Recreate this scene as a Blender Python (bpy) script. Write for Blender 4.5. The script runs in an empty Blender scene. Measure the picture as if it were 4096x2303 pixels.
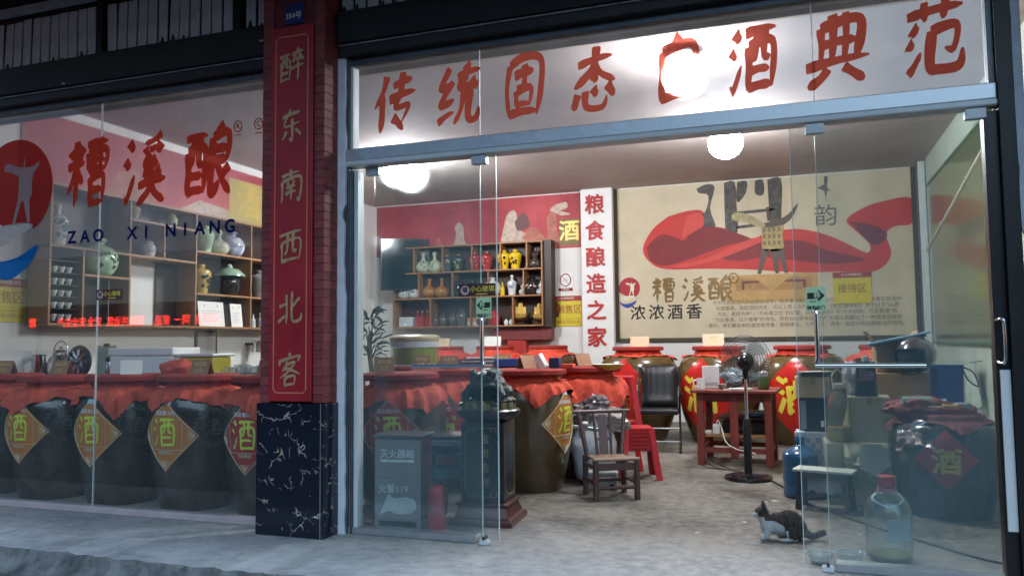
import bpy, bmesh, math, random
from mathutils import Vector, Matrix, noise
from mathutils.geometry import delaunay_2d_cdt

sc = bpy.context.scene
COL = sc.collection
PI = math.pi
RND = random.Random(11)

# ------------------------------------------------------------------ camera, sky, sun, exposure
def setup_view():
    yaw, pit, rol = math.radians(19.5), math.radians(3.92), math.radians(-.6245)
    f = Vector((-math.sin(yaw) * math.cos(pit), math.cos(yaw) * math.cos(pit), math.sin(pit)))
    r0 = Vector((math.cos(yaw), math.sin(yaw), 0)); u0 = r0.cross(f)
    r = r0 * math.cos(rol) + u0 * math.sin(rol); u = u0 * math.cos(rol) - r0 * math.sin(rol)
    cd = bpy.data.cameras.new('camera'); cam = bpy.data.objects.new('camera', cd); COL.objects.link(cam)
    cam.matrix_world = Matrix(((r.x, u.x, -f.x, 0), (r.y, u.y, -f.y, -4.77), (r.z, u.z, -f.z, 1.25), (0, 0, 0, 1)))
    cd.sensor_width = 36; cd.lens = 28.125; cd.clip_end = 1500; cd.clip_start = .05
    sc.camera = cam
    w = bpy.data.worlds.new('World'); sc.world = w; w.use_nodes = True
    nt = w.node_tree; nt.nodes.clear()
    out = nt.nodes.new('ShaderNodeOutputWorld'); bg = nt.nodes.new('ShaderNodeBackground'); sky = nt.nodes.new('ShaderNodeTexSky')
    sky.sky_type = 'NISHITA'; sky.sun_disc = False
    sky.sun_elevation = math.radians(40); sky.sun_rotation = math.radians(155); sky.ozone_density = 4.0; sky.dust_density = .6
    bg.inputs['Strength'].default_value = SKY
    nt.links.new(sky.outputs[0], bg.inputs[0]); nt.links.new(bg.outputs[0], out.inputs[0])
    ld = bpy.data.lights.new('sun', 'SUN'); ld.energy = SUN; ld.angle = math.radians(70); ld.color = (.54, .78, 1.0)
    lo = bpy.data.objects.new('sun', ld); COL.objects.link(lo)
    lo.rotation_euler = (math.radians(50), 0, math.radians(25)); lo.location = (0, -20, 20)
    sc.view_settings.view_transform = 'Standard'; sc.view_settings.look = 'None'; sc.view_settings.exposure = 1.1; sc.view_settings.gamma = 1
    sc.view_settings.use_curve_mapping = False
    sc.render.engine = 'CYCLES'
    c = sc.cycles
    c.use_denoising = True; c.max_bounces = 9; c.diffuse_bounces = 4; c.glossy_bounces = 4; c.transmission_bounces = 8; c.transparent_max_bounces = 28
    c.sample_clamp_indirect = 6; c.caustics_reflective = False; c.caustics_refractive = False
SKY = .05
SUN = 1.35
LAMP = 88.0
setup_view()

# ------------------------------------------------------------------ materials
MATS = {}
def principled(name):
    m = bpy.data.materials.new(name); m.use_nodes = True
    return m, m.node_tree, m.node_tree.nodes['Principled BSDF']
def mat(name, col, rough=.6, metal=0., var=.12, scale=6., bump=0., bscale=40., coat=0., col2=None, alpha=None, spec=.5, rvar=0., detail=6, stretch=None):
    if name in MATS: return MATS[name]
    m, nt, p = principled(name)
    p.inputs['Roughness'].default_value = rough; p.inputs['Metallic'].default_value = metal
    p.inputs['Coat Weight'].default_value = coat; p.inputs['Coat Roughness'].default_value = .08
    p.inputs['Specular IOR Level'].default_value = spec
    tc = nt.nodes.new('ShaderNodeTexCoord'); src = tc.outputs['Object']
    if stretch:
        mp = nt.nodes.new('ShaderNodeMapping'); mp.inputs['Scale'].default_value = stretch; nt.links.new(src, mp.inputs[0]); src = mp.outputs[0]
    no = nt.nodes.new('ShaderNodeTexNoise'); no.inputs['Scale'].default_value = scale; no.inputs['Detail'].default_value = detail; no.inputs['Roughness'].default_value = .62
    nt.links.new(src, no.inputs['Vector'])
    rp = nt.nodes.new('ShaderNodeValToRGB'); rp.color_ramp.elements[0].position = .3; rp.color_ramp.elements[1].position = .7
    a = [max(0, c * (1 - var)) for c in col]; b = [min(1, c * (1 + var)) for c in (col2 or col)]
    rp.color_ramp.elements[0].color = (*a, 1); rp.color_ramp.elements[1].color = (*b, 1)
    nt.links.new(no.outputs['Fac'], rp.inputs[0]); nt.links.new(rp.outputs[0], p.inputs['Base Color'])
    if rvar:
        mr = nt.nodes.new('ShaderNodeMapRange'); mr.inputs['To Min'].default_value = max(.02, rough - rvar); mr.inputs['To Max'].default_value = min(1, rough + rvar)
        nt.links.new(no.outputs['Fac'], mr.inputs[0]); nt.links.new(mr.outputs[0], p.inputs['Roughness'])
    if bump:
        n2 = nt.nodes.new('ShaderNodeTexNoise'); n2.inputs['Scale'].default_value = bscale; n2.inputs['Detail'].default_value = 5
        nt.links.new(src, n2.inputs['Vector'])
        bp = nt.nodes.new('ShaderNodeBump'); bp.inputs['Strength'].default_value = bump; bp.inputs['Distance'].default_value = .02
        nt.links.new(n2.outputs['Fac'], bp.inputs['Height']); nt.links.new(bp.outputs[0], p.inputs['Normal'])
    if alpha is not None: p.inputs['Alpha'].default_value = alpha
    MATS[name] = m
    return m
def emat(name, col, strength):
    if name in MATS: return MATS[name]
    m = bpy.data.materials.new(name); m.use_nodes = True; nt = m.node_tree; nt.nodes.clear()
    o = nt.nodes.new('ShaderNodeOutputMaterial'); e = nt.nodes.new('ShaderNodeEmission')
    e.inputs[0].default_value = (*col, 1); e.inputs[1].default_value = strength
    nt.links.new(e.outputs[0], o.inputs[0]); MATS[name] = m
    return m
def glassmat(name, tint=(.965, .985, .98), haze=.04, hazecol=(.5, .6, .65), scatter=.05, f0=.045, transl=0., dscale=2.2):
    """thin sheet glass with dirt: clear + mirror reflection + a film of dust with painted street reflection and lamp glow"""
    if name in MATS: return MATS[name]
    m = bpy.data.materials.new(name); m.use_nodes = True; nt = m.node_tree; nt.nodes.clear(); N = nt.nodes.new; L = nt.links.new
    out = N('ShaderNodeOutputMaterial'); tr = N('ShaderNodeBsdfTransparent'); tr.inputs[0].default_value = (*tint, 1)
    gl = N('ShaderNodeBsdfGlossy'); gl.inputs['Roughness'].default_value = .004
    lw = N('ShaderNodeLayerWeight'); lw.inputs['Blend'].default_value = .5
    pw = N('ShaderNodeMath'); pw.operation = 'POWER'; pw.inputs[1].default_value = 5; L(lw.outputs['Facing'], pw.inputs[0])
    ma = N('ShaderNodeMath'); ma.operation = 'MULTIPLY_ADD'; ma.inputs[1].default_value = .9; ma.inputs[2].default_value = f0; L(pw.outputs[0], ma.inputs[0])
    tc = N('ShaderNodeTexCoord'); mp = N('ShaderNodeMapping'); mp.inputs['Scale'].default_value = (1.2, 1, .35); L(tc.outputs['Object'], mp.inputs[0])
    no = N('ShaderNodeTexNoise'); no.inputs['Scale'].default_value = dscale; no.inputs['Detail'].default_value = 7; L(mp.outputs[0], no.inputs['Vector'])
    mr = N('ShaderNodeMapRange'); mr.inputs[1].default_value = .3; mr.inputs[2].default_value = .75; mr.inputs[3].default_value = haze * .55; mr.inputs[4].default_value = haze * 1.5; L(no.outputs['Fac'], mr.inputs[0])
    df = N('ShaderNodeBsdfDiffuse'); df.inputs[0].default_value = (*hazecol, 1)
    tl = N('ShaderNodeBsdfTranslucent'); tl.inputs[0].default_value = (*hazecol, 1)
    dm = N('ShaderNodeMixShader'); dm.inputs[0].default_value = transl; L(df.outputs[0], dm.inputs[1]); L(tl.outputs[0], dm.inputs[2])
    rf = N('ShaderNodeBsdfRefraction'); rf.inputs['IOR'].default_value = 1.03; rf.inputs['Roughness'].default_value = .42; rf.inputs[0].default_value = (.9, .95, 1, 1)  # rough lobe puts a soft lamp glare into the glass
    m0 = N('ShaderNodeMixShader'); m0.inputs[0].default_value = scatter; L(tr.outputs[0], m0.inputs[1]); L(rf.outputs[0], m0.inputs[2])
    m1 = N('ShaderNodeMixShader'); L(mr.outputs[0], m1.inputs[0]); L(m0.outputs[0], m1.inputs[1]); L(dm.outputs[0], m1.inputs[2])
    m2 = N('ShaderNodeMixShader'); L(ma.outputs[0], m2.inputs[0]); L(m1.outputs[0], m2.inputs[1]); L(gl.outputs[0], m2.inputs[2])
    L(m2.outputs[0], out.inputs[0]); MATS[name] = m
    return m
def marblemat():
    m, nt, p = principled('black_gold_marble'); N = nt.nodes.new; L = nt.links.new
    tc = N('ShaderNodeTexCoord'); n0 = N('ShaderNodeTexNoise'); n0.inputs['Scale'].default_value = 5; n0.inputs['Detail'].default_value = 4
    L(tc.outputs['Object'], n0.inputs['Vector'])
    mx = N('ShaderNodeMixRGB'); mx.inputs[0].default_value = .22; L(tc.outputs['Object'], mx.inputs[1]); L(n0.outputs['Color'], mx.inputs[2])
    v = N('ShaderNodeTexVoronoi'); v.feature = 'DISTANCE_TO_EDGE'; v.inputs['Scale'].default_value = 14; L(mx.outputs[0], v.inputs['Vector'])
    mp = N('ShaderNodeMapping'); mp.inputs['Rotation'].default_value = (0, .7, 0); mp.inputs['Scale'].default_value = (1, 1, 1.8); L(tc.outputs['Object'], mp.inputs[0])
    n1 = N('ShaderNodeTexNoise'); n1.inputs['Scale'].default_value = 7.5; n1.inputs['Detail'].default_value = 3; L(mp.outputs[0], n1.inputs['Vector'])
    r1 = N('ShaderNodeMapRange'); r1.inputs[1].default_value = .0; r1.inputs[2].default_value = .034; r1.inputs[3].default_value = 1; r1.inputs[4].default_value = 0; L(v.outputs['Distance'], r1.inputs[0])
    r2 = N('ShaderNodeMapRange'); r2.inputs[1].default_value = .52; r2.inputs[2].default_value = .62; L(n1.outputs['Fac'], r2.inputs[0])
    mu = N('ShaderNodeMath'); mu.operation = 'MULTIPLY'; L(r1.outputs[0], mu.inputs[0]); L(r2.outputs[0], mu.inputs[1])
    n2 = N('ShaderNodeTexNoise'); n2.inputs['Scale'].default_value = 3; L(tc.outputs['Object'], n2.inputs['Vector'])
    vc = N('ShaderNodeMixRGB'); vc.inputs[1].default_value = (.5, .42, .22, 1); vc.inputs[2].default_value = (.6, .6, .58, 1); L(n2.outputs['Fac'], vc.inputs[0])
    cm = N('ShaderNodeMixRGB'); cm.inputs[1].default_value = (.007, .010, .022, 1); L(vc.outputs[0], cm.inputs[2]); L(mu.outputs[0], cm.inputs[0])
    L(cm.outputs[0], p.inputs['Base Color']); p.inputs['Roughness'].default_value = .16
    return m
def concretemat(name, c1, c2, rough=.7, big=.7, outer=None):
    m, nt, p = principled(name); N = nt.nodes.new; L = nt.links.new
    tc = N('ShaderNodeTexCoord')
    a = N('ShaderNodeTexNoise'); a.inputs['Scale'].default_value = big; a.inputs['Detail'].default_value = 9; a.inputs['Roughness'].default_value = .65; L(tc.outputs['Object'], a.inputs['Vector'])
    b = N('ShaderNodeTexNoise'); b.inputs['Scale'].default_value = 13; b.inputs['Detail'].default_value = 8; b.inputs['Roughness'].default_value = .7; L(tc.outputs['Object'], b.inputs['Vector'])
    ad = N('ShaderNodeMath'); ad.operation = 'MULTIPLY_ADD'; ad.inputs[1].default_value = .75; L(b.outputs['Fac'], ad.inputs[0]); L(a.outputs['Fac'], ad.inputs[2])
    r = N('ShaderNodeValToRGB'); r.color_ramp.elements[0].position = .70; r.color_ramp.elements[1].position = 1.06
    r.color_ramp.elements[0].color = (*c1, 1); r.color_ramp.elements[1].color = (*c2, 1); L(ad.outputs[0], r.inputs[0])
    if outer:      # slab outside the doors: paler concrete with daylight painted in, fading into the floor
        r2 = N('ShaderNodeValToRGB'); r2.color_ramp.elements[0].position = .66; r2.color_ramp.elements[1].position = 1.06
        r2.color_ramp.elements[0].color = (*outer[0], 1); r2.color_ramp.elements[1].color = (*outer[1], 1); L(ad.outputs[0], r2.inputs[0])
        sx = N('ShaderNodeSeparateXYZ'); L(tc.outputs['Object'], sx.inputs[0])
        ys = N('ShaderNodeMath'); ys.operation = 'MULTIPLY_ADD'; ys.inputs[1].default_value = 1.1; L(a.outputs['Fac'], ys.inputs[0]); L(sx.outputs['Y'], ys.inputs[2])
        yr = N('ShaderNodeMapRange'); yr.inputs[1].default_value = -.15; yr.inputs[2].default_value = 1.25; L(ys.outputs[0], yr.inputs[0])
        om = N('ShaderNodeMixRGB'); L(yr.outputs[0], om.inputs[0]); L(r2.outputs[0], om.inputs[1]); L(r.outputs[0], om.inputs[2]); r = om
    sp = N('ShaderNodeTexVoronoi'); sp.inputs['Scale'].default_value = 26; L(tc.outputs['Object'], sp.inputs['Vector'])
    sr = N('ShaderNodeMapRange'); sr.inputs[1].default_value = .02; sr.inputs[2].default_value = .10; sr.inputs[3].default_value = .55; sr.inputs[4].default_value = 1; L(sp.outputs['Distance'], sr.inputs[0])
    mm = N('ShaderNodeMixRGB'); mm.blend_type = 'MULTIPLY'; mm.inputs[0].default_value = .5; L(r.outputs[0], mm.inputs[1]); L(sr.outputs[0], mm.inputs[2])
    L(mm.outputs[0], p.inputs['Base Color'])
    rr = N('ShaderNodeMapRange'); rr.inputs[3].default_value = rough - .14; rr.inputs[4].default_value = rough + .14; L(a.outputs['Fac'], rr.inputs[0]); L(rr.outputs[0], p.inputs['Roughness'])
    bp = N('ShaderNodeBump'); bp.inputs['Strength'].default_value = .35; bp.inputs['Distance'].default_value = .01; L(ad.outputs[0], bp.inputs['Height']); L(bp.outputs[0], p.inputs['Normal'])
    return m

def vinyl(name, col, tl=.55):
    if name in MATS: return MATS[name]
    m = bpy.data.materials.new(name); m.use_nodes = True; nt = m.node_tree; nt.nodes.clear(); N = nt.nodes.new; L = nt.links.new
    o = N('ShaderNodeOutputMaterial'); d = N('ShaderNodeBsdfDiffuse'); t = N('ShaderNodeBsdfTranslucent'); x = N('ShaderNodeMixShader'); x.inputs[0].default_value = tl
    g = N('ShaderNodeTexNoise'); g.inputs['Scale'].default_value = 7; r = N('ShaderNodeMixRGB'); r.inputs[1].default_value = (*[c * .9 for c in col], 1); r.inputs[2].default_value = (*[c * 1.1 for c in col], 1); L(g.outputs['Fac'], r.inputs[0])
    for q in (d, t): L(r.outputs[0], q.inputs[0])
    L(d.outputs[0], x.inputs[1]); L(t.outputs[0], x.inputs[2])
    tr = N('ShaderNodeBsdfTransparent'); tr.inputs[0].default_value = (*[min(1, c * 1.3 + .05) for c in col], 1); y = N('ShaderNodeMixShader'); y.inputs[0].default_value = .25
    L(x.outputs[0], y.inputs[1]); L(tr.outputs[0], y.inputs[2]); L(y.outputs[0], o.inputs[0]); MATS[name] = m
    return m

# ------------------------------------------------------------------ mesh helpers
class MB:
    def __init__(s): s.v = []; s.f = []; s.m = []
    def add(s, vs, fs, m=0):
        o = len(s.v); s.v += [tuple(v) for v in vs]
        for f in fs: s.f.append(tuple(i + o for i in f)); s.m.append(m)
        return s
    def box(s, x0, x1, y0, y1, z0, z1, m=0):
        return s.add([(x0, y0, z0), (x1, y0, z0), (x1, y1, z0), (x0, y1, z0), (x0, y0, z1), (x1, y0, z1), (x1, y1, z1), (x0, y1, z1)],
                     [(0, 3, 2, 1), (4, 5, 6, 7), (0, 1, 5, 4), (1, 2, 6, 5), (2, 3, 7, 6), (3, 0, 4, 7)], m)
    def bar(s, a, b, w, d=None, m=0, up=(0, 0, 1), w2=None):
        """tapered rectangular bar from a to b"""
        a = Vector(a); b = Vector(b); t = (b - a).normalized(); u = Vector(up)
        if abs(t.dot(u)) > .95: u = Vector((0, 1, 0))
        x = t.cross(u).normalized(); y = x.cross(t); d = d or w; k = (w2 or w) / w
        vs = []
        for p, q in ((a, 1), (b, k)):
            for i, j in ((-1, -1), (1, -1), (1, 1), (-1, 1)): vs.append(p + x * (i * w / 2 * q) + y * (j * d / 2 * q))
        return s.add(vs, [(3, 2, 1, 0), (4, 5, 6, 7), (0, 1, 5, 4), (1, 2, 6, 5), (2, 3, 7, 6), (3, 0, 4, 7)], m)
    def lathe(s, prof, n=24, c=(0, 0, 0), m=0, jit=None, caps=True):
        vs = []; fs = []
        for (r, z) in prof:
            for i in range(n):
                a = 2 * PI * i / n
                k = jit(a, z) if jit else 1
                vs.append((c[0] + r * k * math.cos(a), c[1] + r * k * math.sin(a), c[2] + z))
        for j in range(len(prof) - 1):
            for i in range(n):
                k = (i + 1) % n
                fs.append((j * n + i, j * n + k, (j + 1) * n + k, (j + 1) * n + i))
        if caps and prof[0][0] > 1e-4: fs.append(tuple(range(n - 1, -1, -1)))
        if caps and prof[-1][0] > 1e-4: fs.append(tuple((len(prof) - 1) * n + i for i in range(n)))
        return s.add(vs, fs, m)
    def tube(s, pts, r, n=8, m=0, closed=False):
        P = [Vector(p) for p in pts]; N = len(P); vs = []; fs = []
        rr = r if isinstance(r, (list, tuple)) else [r] * N
        prev = None
        for i, p in enumerate(P):
            t = (P[(i + 1) % N] - P[i - 1]) if closed else (P[min(i + 1, N - 1)] - P[max(i - 1, 0)])
            t.normalize()
            u = prev if prev is not None else (Vector((0, 0, 1)) if abs(t.z) < .9 else Vector((0, 1, 0)))
            x = t.cross(u); x.normalize(); y = x.cross(t); prev = y
            for k in range(n):
                a = 2 * PI * k / n; vs.append(p + (x * math.cos(a) + y * math.sin(a)) * rr[i])
        for i in range(N if closed else N - 1):
            j = (i + 1) % N
            for k in range(n):
                l = (k + 1) % n; fs.append((i * n + k, i * n + l, j * n + l, j * n + k))
        if not closed: fs.append(tuple(range(n - 1, -1, -1))); fs.append(tuple((N - 1) * n + k for k in range(n)))
        return s.add(vs, fs, m)
    def ell(s, c, r, rot=None, n=16, m=0):
        M = rot or Matrix.Identity(3); vs = []; fs = []; h = n // 2
        for j in range(h + 1):
            t = PI * j / h
            for i in range(n):
                a = 2 * PI * i / n
                vs.append(Vector(c) + M @ Vector((r[0] * math.sin(t) * math.cos(a), r[1] * math.sin(t) * math.sin(a), -r[2] * math.cos(t))))
        for j in range(h):
            for i in range(n):
                k = (i + 1) % n; fs.append((j * n + i, j * n + k, (j + 1) * n + k, (j + 1) * n + i))
        return s.add(vs, fs, m)
    def plate(s, poly, y, m=0, th=.0015):
        """flat print: polygon in x,z at depth y (front faces -y), with a little thickness"""
        n = len(poly); A = sum(poly[i][0] * poly[(i + 1) % n][1] - poly[(i + 1) % n][0] * poly[i][1] for i in range(n))
        if A < 0: poly = poly[::-1]
        vs = [(x, y, z) for x, z in poly] + [(x, y + th, z) for x, z in poly]
        fs = [tuple(range(n))] + [(i, n + i, n + (i + 1) % n, (i + 1) % n) for i in range(n)]
        return s.add(vs, fs, m)
    def build(s, name, mats, parent=None, smooth=None, bev=0, loc=None, rot=None, seg=1):
        me = bpy.data.meshes.new(name); me.from_pydata(s.v, [], s.f)
        for x in (mats if isinstance(mats, (list, tuple)) else [mats]): me.materials.append(x)
        me.polygons.foreach_set('material_index', s.m)
        bm = bmesh.new(); bm.from_mesh(me)
        bmesh.ops.remove_doubles(bm, verts=bm.verts, dist=1e-6)
        bmesh.ops.recalc_face_normals(bm, faces=bm.faces)
        if bev:
            es = [e for e in bm.edges if len(e.link_faces) == 2 and e.calc_face_angle(0) > .5]
            bmesh.ops.bevel(bm, geom=es, offset=bev, segments=seg, affect='EDGES', profile=.5, clamp_overlap=True)
        bm.to_mesh(me); bm.free()
        if smooth:
            me.polygons.foreach_set('use_smooth', [True] * len(me.polygons)); me.set_sharp_from_angle(angle=math.radians(smooth))
        return put(name, me, parent, loc, rot)
def put(name, me, parent=None, loc=None, rot=None, scale=None):
    o = bpy.data.objects.new(name, me); COL.objects.link(o); o.parent = parent
    if loc: o.location = loc
    if rot: o.rotation_euler = rot
    if scale: o.scale = scale
    return o
def tag(o, label, cat, group=None):
    o['label'] = label; o['category'] = cat
    if group: o['group'] = group
    return o
def thing(name, label, cat, loc=(0, 0, 0), rz=0, group=None):
    o = bpy.data.objects.new(name, None); COL.objects.link(o); o.location = loc; o.rotation_euler = (0, 0, rz); o.empty_display_size = .1
    return tag(o, label, cat, group)
def struct(o): o['kind'] = 'structure'; return o
def crom(pts, k=6):
    """Catmull-Rom through points of any dimension"""
    P = [tuple(p) for p in pts]; out = []
    for i in range(len(P) - 1):
        a, b, c, d = P[max(i - 1, 0)], P[i], P[i + 1], P[min(i + 2, len(P) - 1)]
        for j in range(k):
            t = j / k
            out.append(tuple(.5 * (2 * b[q] + (c[q] - a[q]) * t + (2 * a[q] - 5 * b[q] + 4 * c[q] - d[q]) * t * t + (3 * b[q] - a[q] - 3 * c[q] + d[q]) * t ** 3) for q in range(len(b))))
    out.append(P[-1]); return out
def evalmesh(o):
    bpy.context.view_layer.update()
    dg = bpy.context.evaluated_depsgraph_get()
    return bpy.data.meshes.new_from_object(o.evaluated_get(dg))
TXT = {}
def textmesh(s, bold=0., ext=0.):
    k = (s, bold, ext)
    if k in TXT: return TXT[k]
    c = bpy.data.curves.new('lettering', 'FONT'); c.body = s; c.align_x = 'CENTER'; c.align_y = 'CENTER'; c.extrude = ext; c.resolution_u = 3
    o = bpy.data.objects.new('lettering', c); COL.objects.link(o)
    me = evalmesh(o); bpy.data.objects.remove(o); bpy.data.curves.remove(c)
    if bold:      # heavier weight: the outline laid over itself a few times, slightly shifted, each layer a hair higher
        V = [tuple(v.co) for v in me.vertices]; F = [tuple(p.vertices) for p in me.polygons]; vs = []; fs = []
        for i, (dx, dy) in enumerate(((-1, 0), (1, 0), (0, -1), (0, 1), (-.7, .7), (.7, -.7))):
            fs += [tuple(q + len(vs) for q in f) for f in F]; vs += [(x + dx * bold, y + dy * bold, .0002 * i) for x, y, z in V]
        m2 = bpy.data.meshes.new('lettering'); m2.from_pydata(vs, [], fs); bpy.data.meshes.remove(me); me = m2
    TXT[k] = me; return me
def text(s, size, parent, m, x, z, y, name='lettering', bold=0., sx=1., wrap=None):
    """printed text in the parent's x,z plane, facing -y"""
    me = textmesh(s, bold).copy(); me.materials.clear(); me.materials.append(m)
    if wrap:
        for v in me.vertices: v.co = wrap(x + v.co.x * size * sx, z + v.co.y * size, v.co.z)
        return put(name, me, parent)
    for v in me.vertices: v.co = (x + v.co.x * size * sx, y - v.co.z, z + v.co.y * size)
    return put(name, me, parent)

# ------------------------------------------------------------------ brush lettering: strokes in a 100 x 100 box, drawn as swelling ribbons
YOU = [[(35, 88), (98, 90)], [(42, 68), (41, 5)], [(42, 68), (92, 70), (91, 5)], [(58, 88), (57, 60), (50, 46)], [(75, 88), (75, 52), (88, 50)], [(46, 32), (86, 32)], [(42, 8), (91, 9)]]
def fit(st, x0, x1, y0=0, y1=100, sx0=35, sx1=98): return [[(x0 + (x - sx0) / (sx1 - sx0) * (x1 - x0), y0 + y / 100 * (y1 - y0)) for x, y in q] for q in st]
SHUI = [[(12, 92), (24, 78)], [(4, 66), (16, 54)], [(6, 8), (14, 14), (27, 44)]]
GLYPH = {
 '传': [[(30, 97), (22, 72), (4, 46)], [(20, 66), (20, 4)], [(46, 78), (90, 85)], [(38, 56), (98, 64)], [(68, 99), (64, 66), (54, 42), (84, 42), (70, 16)], [(48, 26), (74, 2)]],
 '统': [[(27, 97), (8, 66), (36, 70)], [(36, 74), (8, 38), (40, 44)], [(4, 10), (40, 24)], [(64, 99), (72, 89)], [(46, 80), (97, 86)], [(66, 82), (52, 62), (86, 63)], [(78, 73), (92, 56)], [(62, 56), (56, 25), (42, 4)], [(76, 56), (74, 12), (92, 7), (98, 26)]],
 '固': [[(16, 88), (10, 50), (18, 6)], [(16, 88), (50, 98), (90, 88), (92, 40), (84, 3)], [(18, 10), (84, 9)], [(28, 70), (74, 73)], [(51, 86), (50, 46)], [(34, 46), (34, 20)], [(34, 46), (68, 47), (66, 20)], [(34, 22), (66, 22)]],
 '态': [[(14, 74), (86, 81)], [(52, 99), (46, 66), (8, 40)], [(50, 72), (64, 56), (94, 42)], [(46, 56), (57, 45)], [(16, 30), (8, 6)], [(32, 33), (36, 8), (70, 4), (78, 21)], [(48, 36), (57, 22)], [(78, 38), (94, 18)]],
 '白': [[(54, 99), (34, 78)], [(20, 78), (20, 5)], [(20, 78), (82, 80), (80, 5)], [(22, 42), (80, 42)], [(20, 8), (80, 8)]],
 '酒': SHUI + YOU,
 '典': [[(22, 82), (24, 30)], [(22, 82), (82, 86), (78, 30)], [(40, 99), (41, 30)], [(60, 99), (60, 30)], [(24, 57), (78, 59)], [(2, 29), (98, 34)], [(36, 24), (26, 12), (6, 1)], [(60, 24), (74, 14), (92, 1)]],
 '范': [[(4, 82), (96, 87)], [(32, 99), (34, 72)], [(68, 99), (64, 72)], [(12, 66), (22, 58)], [(6, 46), (16, 39)], [(8, 4), (28, 32)], [(44, 58), (86, 61), (83, 30), (68, 33)], [(46, 58), (44, 12), (60, 5), (92, 6), (97, 28)]],
 '糟': [[(8, 86), (16, 72)], [(38, 90), (28, 73)], [(2, 61), (43, 66)], [(22, 99), (22, 4)], [(21, 58), (3, 24)], [(24, 56), (40, 36)], [(48, 90), (98, 92)], [(52, 79), (53, 52)], [(52, 79), (95, 80), (93, 52)], [(54, 66), (92, 66)], [(53, 53), (93, 53)], [(66, 99), (66, 52)], [(80, 99), (80, 52)], [(58, 43), (58, 4)], [(58, 43), (89, 43), (88, 4)], [(60, 24), (87, 24)], [(58, 6), (88, 6)]],
 '溪': SHUI + [[(86, 97), (70, 89), (48, 86)], [(50, 80), (55, 70)], [(66, 82), (68, 72)], [(86, 84), (77, 71)], [(64, 70), (50, 56), (73, 57)], [(77, 63), (52, 42), (83, 43)], [(77, 51), (87, 37)], [(37, 27), (99, 33)], [(67, 38), (60, 18), (36, 1)], [(66, 27), (78, 13), (98, 2)]],
 '酿': fit(YOU, 0, 46, 4, 96) + [[(70, 99), (79, 88)], [(58, 82), (57, 8), (74, 22)], [(58, 82), (91, 85), (90, 48)], [(59, 66), (89, 66)], [(58, 48), (90, 49)], [(95, 41), (78, 27)], [(70, 46), (80, 24), (99, 3)]],
 '醉': fit(YOU, 0, 46, 4, 96) + [[(72, 99), (79, 90)], [(53, 83), (99, 88)], [(66, 80), (55, 59)], [(66, 73), (75, 62)], [(86, 81), (76, 60)], [(86, 75), (99, 60)], [(49, 41), (100, 46)], [(76, 58), (75, 0)]],
 '东': [[(14, 80), (86, 85)], [(48, 99), (22, 52), (86, 55)], [(54, 70), (54, 6), (42, 14)], [(30, 36), (12, 11)], [(68, 36), (90, 13)]],
 '南': [[(14, 82), (86, 87)], [(50, 99), (50, 70)], [(14, 66), (12, 2)], [(14, 66), (90, 70), (86, 3), (75, 11)], [(36, 61), (42, 51)], [(65, 63), (56, 51)], [(32, 44), (70, 47)], [(28, 28), (73, 30)], [(50, 47), (50, 5)]],
 '西': [[(5, 86), (95, 91)], [(14, 64), (14, 5)], [(14, 64), (89, 67), (86, 5)], [(40, 88), (37, 42), (26, 27)], [(62, 88), (62, 39), (77, 35)], [(14, 9), (86, 10)]],
 '北': [[(36, 91), (36, 4)], [(7, 59), (36, 63)], [(3, 13), (36, 29)], [(92, 74), (62, 50)], [(60, 96), (60, 14), (92, 9), (98, 29)]],
 '客': [[(50, 99), (55, 88)], [(14, 83), (9, 65)], [(14, 80), (90, 85), (82, 69)], [(44, 74), (22, 48)], [(40, 66), (72, 68), (44, 44), (12, 30)], [(34, 55), (94, 31)], [(32, 28), (33, 2)], [(32, 28), (71, 29), (68, 2)], [(33, 5), (68, 5)]],
}
def glyph2d(ch, w=7., seed=0, contrast=.42):
    """list of (verts2d, faces) per stroke; unit box centred on 0"""
    rn = random.Random(ord(ch) + seed); out = []
    for st in GLYPH[ch]:
        L = sum(math.dist(st[i], st[i + 1]) for i in range(len(st) - 1))
        P = crom(st, 7) if len(st) > 2 else [tuple(st[0][q] + (st[1][q] - st[0][q]) * t / 7 + (2.2 * math.sin(PI * t / 7) if L > 30 and q == (0 if abs(st[0][1] - st[1][1]) > abs(st[0][0] - st[1][0]) else 1) else 0) for q in (0, 1)) for t in range(8)]
        n = len(P); vs = []; fs = []
        k0, k1 = rn.uniform(.85, 1.3), rn.uniform(.55, 1.2)
        for i, p in enumerate(P):
            a = P[max(i - 1, 0)]; b = P[min(i + 1, n - 1)]; dx, dy = b[0] - a[0], b[1] - a[1]; l = math.hypot(dx, dy) or 1
            t = i / (n - 1)
            ww = w * (k0 + (k1 - k0) * t) * (1 - contrast * math.sin(PI * t) * .75) * (1.15 if L < 25 else 1) * (.62 + .38 * min(1, (t + .02) * 9)) * (.22 + .78 * min(1, (1 - t) * 4.5))
            vs += [((p[0] - dy / l * ww - 50) / 100, (p[1] + dx / l * ww - 50) / 100), ((p[0] + dy / l * ww - 50) / 100, (p[1] - dx / l * ww - 50) / 100)]
        fs = [(2 * i, 2 * i + 1, 2 * i + 3, 2 * i + 2) for i in range(n - 1)]
        out.append((vs, fs))
    return out
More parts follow.
